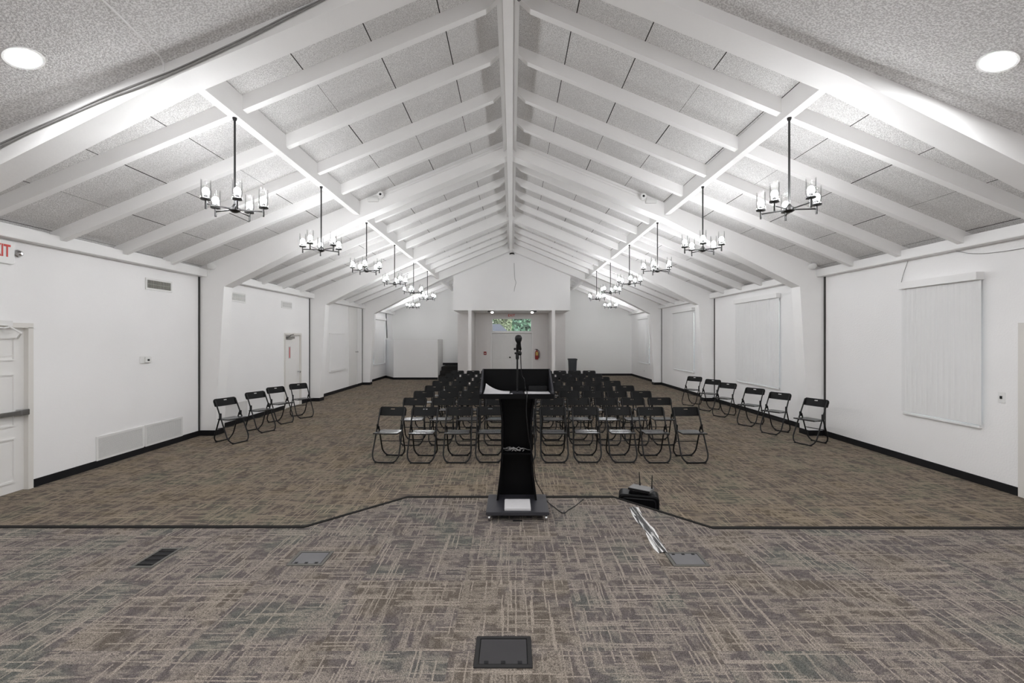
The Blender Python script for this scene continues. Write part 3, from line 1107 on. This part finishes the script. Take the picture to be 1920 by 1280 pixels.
# ------------------------------------------------------------------ chandeliers
def make_chandelier(rod_h):
    root = empty('chandelier')
    mb = MB().tube([(0, 0, 0.02), (0, 0, rod_h)], 0.0105, 8)
    mb.build('stem', 'bronze', root, smooth=60)
    MB().lathe([(0.016, rod_h - .03), (0.022, rod_h - .012), (0.022, rod_h)], (0, 0, 0), 16).build('ceiling_canopy', 'bronze', root, smooth=40)
    MB().lathe([(0.012, -.035), (0.03, -.03), (0.055, -.012), (0.055, .012), (0.03, .03), (0.012, .06)], (0, 0, 0), 16).build('hub', 'bronze', root, smooth=40)
    for k in range(5):
        a = R(72 * k + 12)
        ca, sa = math.cos(a), math.sin(a)
        L = 0.27
        ex, ey = ca * L, sa * L
        MB().tube([(ca * .04, sa * .04, 0), (ex, ey, 0)], 0.008, 6).tube([(ex, ey, -.055), (ex, ey, .035)], 0.0105, 8).build('arm', 'bronze', root, smooth=60)
        arm = root.children[-1] if root.children else None
        arm = [c for c in C.objects if c.parent == root and c.name.startswith('arm')][-1]
        MB().lathe([(0.012, .03), (0.047, .036), (0.05, .048), (0.046, .052), (0.02, .056), (0.018, .09)], (ex, ey, 0), 14).build('candle_cup', 'bronze', arm, smooth=40)
        MB().lathe([(0.046, .053), (0.046, .245)], (ex, ey, 0), 20, caps=False).build('glass_shade', 'clear_glass', arm, smooth=60)
        MB().lathe([(0.014, .082), (0.027, .096), (0.034, .120), (0.028, .145), (0.012, .160)], (ex, ey, 0), 8).build('bulb', 'bulb_glow', arm, smooth=80)
    return root


HUBZ = 3.20
CY = [4.81, 6.99, 9.17, 11.36, 13.55, 15.77]
proto = make_chandelier(4.17 - HUBZ)
first = True
ORD6 = ['nearest the stage', 'second from the stage', 'third from the stage', 'fourth from the stage', 'fifth from the stage', 'farthest along the beam']
for s, nm in ((-1, 'left'), (1, 'right')):
    for i, y in enumerate(CY):
        o = proto if first else copy_tree(proto)
        first = False
        o.location = (s * 2.93, y, HUBZ)
        o.rotation_euler = (0, 0, R(([6, 31, 52, 14, 40, 22] if s < 0 else [54, 20, 8, 33, 61, 45])[i]))
        tag(o, 'five-light chandelier with clear glass shades on the %s beam, %s' % (nm, ORD6[i]), 'chandelier', 'chandeliers under the lengthwise beams')
proto2 = None
for s, nm in ((-1, 'in the far left corner, above the low partition'), (1, 'in the far right corner, before the end wall')):
    if proto2 is None:
        proto2 = make_chandelier(deck(4.36) - HUBZ - 0.01)
        o = proto2
    else:
        o = copy_tree(proto2)
    o.location = (s * 4.36, 20.05, HUBZ)
    o.rotation_euler = (0, 0, R(20 * s))
    tag(o, 'five-light chandelier hanging alone %s' % nm, 'chandelier', 'chandeliers near the end wall')

# recessed lights in the stage ceiling (two in view, the unseen rows behind the camera added for fill light)
k = 0
for y in (3.41, 1.6, -.2, -2.0):
    for x in (-3.66, 3.64, -1.3, 1.3):
        if y > 3 and abs(x) < 3:
            continue
        z = stage_ceil(x)
        o = empty('recessed_light', (x, y, z))
        nm = 'left' if x < 0 else 'right'
        if y > 3:
            lab = 'round recessed light in the stage ceiling at the upper %s' % nm
        else:
            lab = 'unseen recessed stage light added behind the camera for fill, %s, %s' % (nm + (' outer' if abs(x) > 2 else ' inner'), 'first row' if y > 1 else ('second row' if y > -1 else 'third row'))
        tag(o, lab, 'lamp', 'recessed stage lights')
        sl = math.atan(0.415) * (1 if x < 0 else -1)
        M = Matrix.Translation((x, y, z)) @ Matrix.Rotation(-sl, 4, 'Y')
        T = lambda a, b, c, M=M: M @ Vector((a, b, c))
        MB(T).lathe([(0.10, -.004), (0.118, -.006), (0.122, 0.0), (0.10, 0.0)], (0, 0, 0), 28, caps=False).build('trim_ring', 'white_plastic', o, smooth=40)
        MB(T).lathe([(0.10, -.003), (0.001, -.004)], (0, 0, 0), 28, caps=False).build('lens', 'can_glow', o)

# ------------------------------------------------------------------ lectern and what stands on it
LX, LY = 0.045, 4.22
lec = empty('lectern', (LX, LY, STG))
tag(lec, 'black waisted lectern on a wheeled base at the stage edge', 'lectern')
S = STG
MB().box(-.228, .326, 3.975, 4.44, S + .050, S + .080).build('base_plate', 'lectern_base_black', lec, bevel=.004)
for x in (-.20, .30):
    for y in (4.00, 4.40):
        mb = MB().lathe([(0.020, -.011), (0.025, -.008), (0.025, .008), (0.020, .011)], (x, y, S + .025), 14, 'X')
        mb.box(x - .016, x + .016, y - .012, y + .02, S + .035, S + .051)
        mb.build('caster', 'chrome', lec, smooth=40)
prof = [(.08, .190), (.18, .178), (.30, .163), (.42, .153), (.52, .147), (.64, .143), (.76, .143), (.88, .149), (.98, .160), (1.075, .178)]
for s in (-1, 1):
    mb = MB()
    cols = []
    for h, w in prof:
        x0, x1 = LX + s * w, LX + s * (w - .018)
        cols.append([(x0, 4.27, S + h), (x1, 4.27, S + h), (x1, 4.43, S + h), (x0, 4.43, S + h)])
    mb.rings(cols)
    mb.build('side_panel', 'lectern_black', lec, smooth=30)
mb = MB()
mb.strip([((LX - w, 4.43, S + h), (LX + w, 4.43, S + h)) for h, w in prof], (0, .018, 0))
mb.build('front_panel', 'lectern_black', lec)
MB().box(LX - .143, LX + .143, 4.28, 4.43, S + .505, S + .52).build('shelf', 'lectern_black', lec)
TY0, TY1 = 4.10, 4.50
tx0, tx1 = -.292, .378
MB().box(tx0, tx1, TY0, TY1, S + 1.062, S + 1.082).build('desk_top', 'lectern_black', lec, bevel=.002)
MB().box(tx0, tx1, TY0 - .014, TY0, S + 1.055, S + 1.100).build('front_lip', 'lectern_black', lec, bevel=.002)
MB().box(tx0, tx1, TY1, TY1 + .016, S + 1.062, S + 1.297).build('back_board', 'lectern_black', lec, bevel=.002)
for x in (tx0, tx1 - .015):
    MB().prism([(x, TY0, S + 1.082), (x, TY1, S + 1.082), (x, TY1, S + 1.292), (x, TY1 - .03, S + 1.292), (x, TY0, S + 1.115)], (.015, 0, 0)).build('side_board', 'lectern_base_black', lec)


def sheet(name, corners, z, lift, label, cat, mat='paper', th=.004, group=None):
    """A slightly curled sheet or a small sheaf: corners in plan, lift at each corner."""
    N = 8
    mb = MB()
    P = [Vector((c[0], c[1], 0)) for c in corners]
    pts, fs = [], []
    for layer in (0, 1):
        for i in range(N + 1):
            for j in range(N + 1):
                u, v = i / N, j / N
                p = P[0] * (1 - u) * (1 - v) + P[1] * u * (1 - v) + P[2] * u * v + P[3] * (1 - u) * v
                l = lift[0] * ((1 - u) * (1 - v)) ** 2.5 + lift[1] * (u * (1 - v)) ** 2.5 + lift[2] * (u * v) ** 2.5 + lift[3] * ((1 - u) * v) ** 2.5
                pts.append((p.x, p.y, z + l + (th if layer else 0)))
    S_ = (N + 1) ** 2
    q = lambda i, j: i * (N + 1) + j
    for i in range(N):
        for j in range(N):
            fs.append((S_ + q(i, j), S_ + q(i + 1, j), S_ + q(i + 1, j + 1), S_ + q(i, j + 1)))
            fs.append((q(i, j), q(i, j + 1), q(i + 1, j + 1), q(i + 1, j)))
        fs.append((q(i, 0), q(i + 1, 0), S_ + q(i + 1, 0), S_ + q(i, 0)))
        fs.append((q(i, N), S_ + q(i, N), S_ + q(i + 1, N), q(i + 1, N)))
        fs.append((q(0, i), S_ + q(0, i), S_ + q(0, i + 1), q(0, i + 1)))
        fs.append((q(N, i), q(N, i + 1), S_ + q(N, i + 1), S_ + q(N, i)))
    mb.add(pts, fs)
    o = mb.build(name, mat, smooth=40)
    return tag(o, label, cat, group)


zt = S + 1.083
sheet('paper_sheet', [(-.265, 4.115), (-.03, 4.125), (-.02, 4.36), (-.25, 4.37)], zt, [0, 0, 0, .075], 'curled white paper on the left half of the lectern desk', 'paper', th=.010, group='papers on the lectern')
sheet('paper_sheet', [(.118, 4.115), (.352, 4.115), (.345, 4.32), (.118, 4.32)], zt, [0, 0, 0, 0], 'flat white paper on the right half of the lectern desk', 'paper', th=.012, group='papers on the lectern')
sheet('paper_slip', [(-.045, 4.11), (.008, 4.11), (.004, 4.15), (-.03, 4.155)], zt + .012, [0, 0, 0.004, 0], 'small white slip beside the microphone base on the lectern', 'paper', th=.002)
o = empty('paper_stack', (.047, 4.17, S + .08))
tag(o, 'stack of white paper lying on the lectern base', 'paper')
for k in range(6):
    dx, dy = rnd.uniform(-.004, .004), rnd.uniform(-.004, .004)
    MB().box(-.066 + dx, .164 + dx, 4.01 + dy, 4.25 + dy, S + .0805 + .0032 * k, S + .0805 + .0032 * (k + 1) - .0004).build('sheaf', 'paper', o)
o = tag(MB().box(.16, .34, 4.40, 4.455, zt, zt + .055).build('binder', 'black_plastic', bevel=.006), 'dark closed binder lying at the back of the lectern desk', 'binder')

# microphone stand with base on the desk
ms = empty('microphone_stand', (.05, 4.27, zt))
tag(ms, 'short black microphone stand on the lectern desk', 'stand')
MB().box(-.012, .108, 4.20, 4.34, zt, zt + .016).build('base', 'lectern_base_black', ms, bevel=.006)
MB().tube([(.05, 4.27, zt + .012), (.05, 4.27, 1.665)], .0085, 10).build('pole', 'black_metal', ms, smooth=60)
MB().lathe([(.012, -.03), (.016, -.02), (.016, .012), (.012, .02)], (.05, 4.27, 1.672), 12).build('collar', 'black_metal', ms, smooth=40)
MB().tube([(.05, 4.27, 1.68), (.05, 4.27, 1.735)], .011, 10).build('upper_tube', 'black_metal', ms, smooth=60)
MB().lathe([(.012, -.018), (.02, -.010), (.02, .010), (.012, .018)], (.072, 4.265, 1.70), 12, 'X').build('clutch_knob', 'black_metal', ms, smooth=40)
MB().lathe([(.008, -.012), (.011, 0), (.008, .012)], (.036, 4.265, 1.70), 10, 'X').build('clutch_nut', 'black_metal', ms, smooth=40)
MB().lathe([(.006, -.010), (.011, -.004), (.011, .004), (.006, .010)], (.026, 4.262, 1.741), 10, 'Y').tube([(.026, 4.262, 1.741), (.045, 4.262, 1.741)], .004, 6).build('clip_screw', 'black_metal', ms, smooth=40)
MB().tube([(.05, 4.27, 1.725), (.054, 4.255, 1.755), (.058, 4.245, 1.782)], [.013, .017, .019], 12).build('clip', 'black_metal', ms, smooth=60)
mic = empty('microphone', (.06, 4.24, 1.79))
tag(mic, 'black handheld microphone with round mesh head above the lectern', 'microphone')
MB().tube([(.079, 4.30, 1.735), (.070, 4.27, 1.765), (.063, 4.245, 1.795), (.061, 4.236, 1.812)], [.013, .016, .020, .023], 14).build('handle', 'black_metal', mic, smooth=60)
MB().lathe([(.022, -.034), (.030, -.020), (.0335, -.002), (.0335, .008), (.030, .020), (.021, .029), (.008, .034), (.001, .0345)], (.06, 4.232, 1.838), 20).build('head_grille', 'black_plastic', mic, smooth=80)
cab = [(.079, 4.30, 1.73), (.083, 4.33, 1.66), (.092, 4.36, 1.50), (.118, 4.36, zt + .12), (.128, 4.33, zt + .03), (.135, 4.09, zt + .028), (.128, 4.055, 1.18), (.15, 4.06, .95), (.185, 4.15, .78), (.205, 4.25, .66), (.225, 4.30, .50), (.285, 4.42, .36), (.335, 4.47, STG + .012), (.40, 4.30, STG + .006), (.466, 4.155, STG + .006), (.53, 4.24, STG + .006), (.60, 4.33, STG + .006), (.71, 4.52, STG + .006)]
o = tag(MB().tube(curve_pts(cab, 8), .0042, 6).build('microphone_cable', 'black_metal', smooth=60), 'thin black cable from the microphone down beside the lectern to the floor', 'cable')
mb = MB()
for k in range(7):
    a = [(LX - .09 + .018 * k + rnd.uniform(-.03, .03), 4.30 + rnd.uniform(0, .08), S + .530 + rnd.uniform(0, .03)) for _ in range(7)]
    a = [(x + .022 * i - .05, y, z) for i, (x, y, z) in enumerate(a)]
    mb.tube(curve_pts(a, 5), .003, 5)
o = tag(mb.build('wire_bundle', 'grey_cable', smooth=60), 'tangle of grey wire lying on the lectern shelf', 'wire')

# ------------------------------------------------------------------ stage floor fittings
def floor_box(x0, x1, y0, y1, label, lid, rim, holes_far, name='floor_box'):
    o = empty(name, ((x0 + x1) / 2, (y0 + y1) / 2, STG))
    tag(o, label, 'floor box', 'floor outlet boxes in the stage')
    t = .022
    z = STG
    mb = MB()
    mb.box(x0, x1, y0, y0 + t, z, z + .005)
    mb.box(x0, x1, y1 - t, y1, z, z + .005)
    mb.box(x0, x0 + t, y0 + t, y1 - t, z, z + .005)
    mb.box(x1 - t, x1, y0 + t, y1 - t, z, z + .005)
    mb.build('rim', rim, o, bevel=.0015)
    g = .004
    MB().box(x0 + t, x1 - t, y0 + t, y1 - t, z, z + .0012).build('gap_plate', 'black_base', o)
    MB().box(x0 + t + g, x1 - t - g, y0 + t + g, y1 - t - g, z + .0012, z + .0045).build('lid', lid, o)
    for k in range(3):
        cx = x0 + t + (x1 - x0 - 2 * t) * (.16 + .34 * k)
        cy = (y1 - t - .014) if holes_far else (y0 + t + .014)
        MB().box(cx - .011, cx + .011, cy - .011, cy + .011, z + .0045, z + .0055).build('cable_slot', 'black_base', o)
    return o


floor_box(-.188, .100, 2.205, 2.440, 'black floor box with three cable slots in the near middle of the stage', 'box_lid', 'box_rim', False)
floor_box(-1.59, -1.335, 3.20, 3.415, 'grey floor box with three cable slots on the left of the stage', 'box_lid_grey', 'box_rim_grey', False)
floor_box(1.135, 1.392, 3.19, 3.40, 'grey floor box at the end of the taped cable on the right of the stage', 'box_lid_grey', 'box_rim_grey', True)
o = empty('floor_register', (-2.60, 3.32, STG))
tag(o, 'narrow floor register with dark slots at the left of the stage', 'vent')
mb = MB()
x0, x1, y0, y1 = -2.67, -2.51, 3.17, 3.47
for q in ((x0, x1, y0, y0 + .02), (x0, x1, y1 - .02, y1), (x0, x0 + .02, y0 + .02, y1 - .02), (x1 - .02, x1, y0 + .02, y1 - .02)):
    mb.box(q[0], q[1], q[2], q[3], STG, STG + .005)
mb.build('frame', 'box_rim_grey', o)
MB().box(x0 + .02, x1 - .02, y0 + .02, y1 - .02, STG, STG + .001).build('back_plate', 'black_base', o)
mb = MB()
for k in range(4):
    y = y0 + .055 + .065 * k
    mb.box(x0 + .02, x1 - .02, y - .006, y + .006, STG + .001, STG + .005)
mb.build('bars', 'box_rim', o)
o = tag(MB().box(.008, .090, 3.975, 3.995, STG, STG + .006).build('floor_slot', 'black_base'), 'tiny black slot plate on the carpet before the lectern', 'plate')

# taped cable run
mb = MB()
N = 22
pts = []
yA, yB = 3.385, 4.30
NX = 7
for i in range(N + 1):
    y = yA + (yB - yA) * i / N
    xc = 1.130 - .010 * math.sin(i * .5) + .012 * i / N
    for j in range(NX):
        u = j / (NX - 1) * 2 - 1
        w = .044 + rnd.uniform(-.004, .004)
        z = STG + .0035 + .010 * math.exp(-(u * 2.2) ** 2) + rnd.uniform(0, .0035) * (1 - u * u)
        pts.append((xc + u * w, y, z))
fs = [(i * NX + j, i * NX + j + 1, (i + 1) * NX + j + 1, (i + 1) * NX + j) for i in range(N) for j in range(NX - 1)]
mb.add(pts, fs)
o = tag(mb.build('taped_cable', 'cable_tape', solid=.002), 'strip of crinkled silver and black tape over a cable on the stage', 'tape')

# black case behind the stage edge with the router on it
ang = -0.25
cc = Vector((1.275, 4.585, 0))
def TB(a, b, c):
    return (cc.x + a * math.cos(ang) - b * math.sin(ang), cc.y + a * math.sin(ang) + b * math.cos(ang), c)
bx = empty('black_case', (cc.x, cc.y, 0))
tag(bx, 'black plastic case standing behind the stage edge under the router', 'case')
cols = []
for b_, sh in ((-.095, .012), (-.085, 0), (.085, 0), (.095, .012)):
    rg = []
    h0, h1, hx, r_ = 0.0, .290 - sh, .195 - sh, .045
    for sx, base_z, a0 in ((1, 1, 0), (-1, 1, 90)):
        for k in range(6):
            a = R(a0 + 90 * k / 5)
            rg.append(TB(sx * (hx - r_) + math.cos(a) * r_, b_, h1 - r_ + math.sin(a) * r_))
    rg.append(TB(-hx, b_, 0))
    rg.append(TB(hx, b_, 0))
    cols.append(rg)
MB().rings(cols).build('body', 'lectern_black', bx, smooth=30)
mb = MB(TB)
mb.tube(rounded([(-.16, -.097, .14), (-.16, -.097, .255), (.16, -.097, .255), (.16, -.097, .14)], .04), .006, 6)
mb.build('rib', 'black_plastic', bx, smooth=60)
MB(TB).box(-.10, .10, -.06, .06, .290, .312).build('top_block', 'lectern_black', bx, bevel=.01)
def TQ(a, b, c):
    w = -0.62
    return (cc.x + .02 + a * math.cos(w) - b * math.sin(w), cc.y + a * math.sin(w) + b * math.cos(w), c)
rt = empty('router', TQ(0.0, 0, .3125))
tag(rt, 'grey router with two upright antennas on the black case', 'router')
MB(TQ).box(-.105, .115, -.065, .075, .3125, .338).build('body', 'router_grey', rt, bevel=.004)
MB(TQ).box(-.106, .116, -.067, -.063, .316, .334).build('front_strip', 'black_plastic', rt)
for a_, b_, t_ in ((-.030, .066, -.008), (.104, .030, .004)):
    mb = MB(TQ).tube([(a_, b_, .336), (a_, b_, .355)], .008, 8).tube([(a_, b_, .352), (a_ + t_, b_, .470)], [.0065, .0045], 8)
    mb.build('antenna', 'black_plastic', rt, smooth=60)

# ------------------------------------------------------------------ cables and fixtures on the roof
def cable(pts, r, mat, label, name='cable', n=6):
    return tag(MB().tube(curve_pts(pts, n), r, 6).build(name, mat, smooth=60), label, 'cable')


def fz(x, d):
    return stage_ceil(x) - d


yf = FR[0] - 0.012
xs = [-4.45, -4.2, -3.9, -3.5, -3.2, -2.9, -2.5, -2.2, -1.9, -1.6]
cable([(x, yf, fz(x, [.115, .105, .10, .085, .09, .10, .085, .065, .035, .02][i])) for i, x in enumerate(xs)], .007, 'grey_cable', 'upper grey cable running along the front roof frame at left')
cable([(x, yf, fz(x, [.15, .125, .115, .11, .125, .125, .11, .09, .06, .03][i])) for i, x in enumerate(xs)], .007, 'grey_cable', 'lower grey cable sagging along the front roof frame at left')
o = MB().tube([(-2.99, 3.905, fz(-2.99, .085)), (-2.985, 3.90, fz(-2.985, .03)), (-2.97, 3.84, fz(-2.97, .010)), (-2.92, 3.39, fz(-2.92, .009)), (-2.89, 3.0, fz(-2.89, .009))], .008, 8).build('conduit', 'wall_paint', smooth=60)
tag(o, 'painted conduit running from the stage ceiling onto the front frame', 'conduit')
for k, s in enumerate((-1, 1)):
    cx = RX + s * .075
    pts = []
    for i in range(13):
        a = 2 * PI * i / 12
        pts.append((cx + (.07 if s < 0 else .05) * math.cos(a) + (-.05 if s < 0 else .06), 4.62 + .05 * math.sin(a * 2), 5.36 + (.055 if s < 0 else .075) * math.sin(a)))
    cable(pts, .0045, 'black_metal', 'loose black cable loop hanging %s of the ridge beam' % ('left' if s < 0 else 'right'), 'cable_loop')
# twin conduits along the first frame beyond the stage
for s, nm in ((-1, 'left'), (1, 'right')):
    for k in range(2):
        o = MB().tube([(RX + s * .15, FR[1] - .018, deck(.15) - .05 - .05 * k), (s * 2.40, FR[1] - .018, deck(s * 2.40) - .05 - .05 * k)], .010, 6).build('conduit', 'beam_paint', smooth=60)
        tag(o, '%s white conduit along the first roof frame on the %s slope' % (['upper', 'lower'][k], nm), 'conduit')
    x = s * 2.62
    o = empty('floodlight', (x, FR[1] - .1, deck(x) - .12))
    tag(o, 'white twin-head floodlight on the first roof frame, %s of the ridge' % nm, 'lamp', 'floodlights on the first roof frame')
    zc = deck(x) - .10
    MB().box(x - .10, x + .10, FR[1] - .07, FR[1], zc - .035, zc + .035).build('body', 'white_plastic', o, bevel=.006)
    xi = x - s * .17
    zi = deck(xi) - .10
    mb = MB().lathe([(.025, .06), (.05, .03), (.055, -.05), (.05, -.055)], (xi, FR[1] - .09, zi), 14, 'Y').box(min(x, xi), max(x, xi), FR[1] - .05, FR[1] - .03, (zc + zi) / 2 - .02, (zc + zi) / 2 + .02)
    mb.build('lamp_head', 'white_plastic', o, smooth=35)
    MB().lathe([(.022, -.056), (.020, -.060)], (xi, FR[1] - .09, zi), 12, 'Y').build('lens', 'black_plastic', o)
    xw = s * 5.63
    o = empty('camera_dome', (xw, FR[1] - .06, 3.27))
    tag(o, 'small white security camera at the roof edge by the first %s column' % nm, 'camera', 'security cameras by the first columns')
    MB().lathe([(.035, .09), (.05, .06), (.055, -.01), (.048, -.05), (.02, -.06)], (xw, FR[1] - .09, 3.19), 16, 'Y').build('body', 'white_plastic', o, smooth=40)
    MB().tube([(xw, FR[1] - .05, 3.20), (xw + s * .05, FR[1] - .02, 3.24), (xw + s * .09, FR[1] + .01, 3.22)], .014, 8).build('bracket', 'white_plastic', o, smooth=60)
# apex fitting and dangling wire on the bulkhead
o = empty('apex_light', (0.0, BY - .06, 5.27))
tag(o, 'small dark fitting with pale lens at the peak of the bulkhead', 'lamp')
MB().lathe([(.10, 0), (.10, .03), (.06, .06)], (0.0, BY - .12, 5.19), 16).build('housing', 'black_metal', o, smooth=40)
MB().lathe([(.05, -.02), (.07, 0)], (0.0, BY - .12, 5.19), 16).build('lens', 'white_plastic', o, smooth=40)
cable([(.085, BY - .01, 4.86), (.09, BY - .012, 4.6), (.11, BY - .012, 4.25), (.16, BY - .012, 4.08), (.10, BY - .012, 3.85), (.085, BY - .012, 3.72)], .006, 'grey_cable', 'thin loose wire hanging on the face of the bulkhead')
cable([(-HW + .03, 21.25, 3.0), (-HW + .035, 21.27, 2.72), (-HW + .03, 21.36, 2.3), (-HW + .035, 21.40, 1.95), (-HW + .03, 21.44, 1.85)], .016, 'black_metal', 'thick black cable hanging on the left wall beside the last blind')
cable([(HW - .01, 6.90, 2.68), (HW - .012, 6.86, 2.80), (HW - .012, 6.78, 2.99)], .004, 'grey_cable', 'thin wire rising above the right front blind')
cable([(HW - .012, 6.05, 3.0), (HW - .012, 5.85, 2.93), (HW - .012, 5.6, 2.89), (HW - .012, 5.2, 2.88), (HW - .012, 4.9, 2.92)], .004, 'grey_cable', 'thin wire sagging under the head of the right wall')

# ------------------------------------------------------------------ outside, seen through the transom
struct(MB().box(-60, 60, END + .2, 90, -.25, -.12).build('ground_outside', 'asphalt'), 'paved ground beyond the entrance doors', 'ground')


def tree(x, y, h, rad, leaf, label):
    o = empty('tree', (x, y, -.12))
    tag(o, label, 'tree', 'trees beyond the entrance')
    MB().tube([(x, y, -.12), (x + .1, y, h * .4), (x - .1, y + .1, h * .8)], [.22, .16, .06], 10).build('trunk', 'tree_bark', o, smooth=60)
    mb = MB()
    rr = random.Random(int(x * 10 + y))
    for _ in range(2600):
        while True:
            p = Vector((rr.uniform(-1, 1), rr.uniform(-1, 1), rr.uniform(-1, 1)))
            if .35 < p.length < 1:
                break
        p = Vector((x + p.x * rad, y + p.y * rad, h * .62 + p.z * h * .42))
        a = Vector((rr.uniform(-1, 1), rr.uniform(-1, 1), rr.uniform(-1, 1))).normalized() * .16
        b = a.orthogonal().normalized() * .10
        mb.add([p - a, p + b, p + a, p - b], [(0, 1, 2, 3)])
    mb.build('foliage', leaf, o)


tree(-.95, 47.0, 6.2, 0.95, 'leaf_yellow', 'yellowish loose tree beyond the entrance, behind the grey house')
tree(1.30, 33.5, 5.6, 1.30, 'leaf_blue_green', 'dense green tree beyond the entrance at right')
tree(0.75, 52.0, 8.0, 1.5, 'leaf_green', 'green tree standing behind the denser one beyond the entrance')
tree(-3.2, 54.0, 8.0, 1.8, 'leaf_green', 'green tree at the left, behind the grey house')
h = empty('house', (-2.4, 42, -.12))
tag(h, 'low grey house with a pitched roof beyond the entrance', 'house')
MB().box(-4.4, -.6, 40, 44, -.12, 2.45).build('wall', 'house_wall', h)
MB().rings([[(-4.8, 39.6, 2.4), (-.3, 39.6, 2.4), (-.3, 44.4, 2.4), (-4.8, 44.4, 2.4)], [(-3.4, 41.9, 3.15), (-1.1, 41.9, 3.15), (-1.1, 42.1, 3.15), (-3.4, 42.1, 3.15)]]).build('roof', 'house_roof', h)

# ------------------------------------------------------------------ world, camera, view
w = bpy.data.worlds.new('World')
bpy.context.scene.world = w
w.use_nodes = True
nt_ = w.node_tree
nt_.nodes.clear()
sky = nt_.nodes.new('ShaderNodeTexSky')
sky.sky_type = 'NISHITA'
sky.sun_elevation = R(48)
sky.sun_rotation = R(150)
sky.sun_disc = False
sky.air_density = 1.0
sky.dust_density = 1.5
bg = nt_.nodes.new('ShaderNodeBackground')
bg.inputs[1].default_value = 0.30
ow = nt_.nodes.new('ShaderNodeOutputWorld')
hs = nt_.nodes.new('ShaderNodeHueSaturation')
hs.inputs['Saturation'].default_value = 0.35
nt_.links.new(sky.outputs[0], hs.inputs['Color'])
nt_.links.new(hs.outputs[0], bg.inputs[0])
nt_.links.new(bg.outputs[0], ow.inputs[0])

cam = bpy.data.cameras.new('camera')
cam.lens = 16.0
cam.sensor_width = 36.0
cam.sensor_fit = 'HORIZONTAL'
cam.shift_y = -6.0 / 1920.0
cam.clip_start = 0.05
cam.clip_end = 300
co = bpy.data.objects.new('camera', cam)
co.location = (0, 0, CAM_H)
co.rotation_euler = (R(90), 0, 0)
C.objects.link(co)
sc = bpy.context.scene
sc.camera = co
vs = sc.view_settings
sc.display_settings.display_device = 'sRGB'
vs.view_transform = 'Standard'
vs.look = 'None'
vs.gamma = 1.0
vs.exposure = 1.28
vs.use_curve_mapping = False
sc.cycles.max_bounces = 14
sc.cycles.diffuse_bounces = 10
sc.cycles.transparent_max_bounces = 16
sc.cycles.sample_clamp_indirect = 4.0
sc.cycles.caustics_reflective = False
sc.cycles.caustics_refractive = False
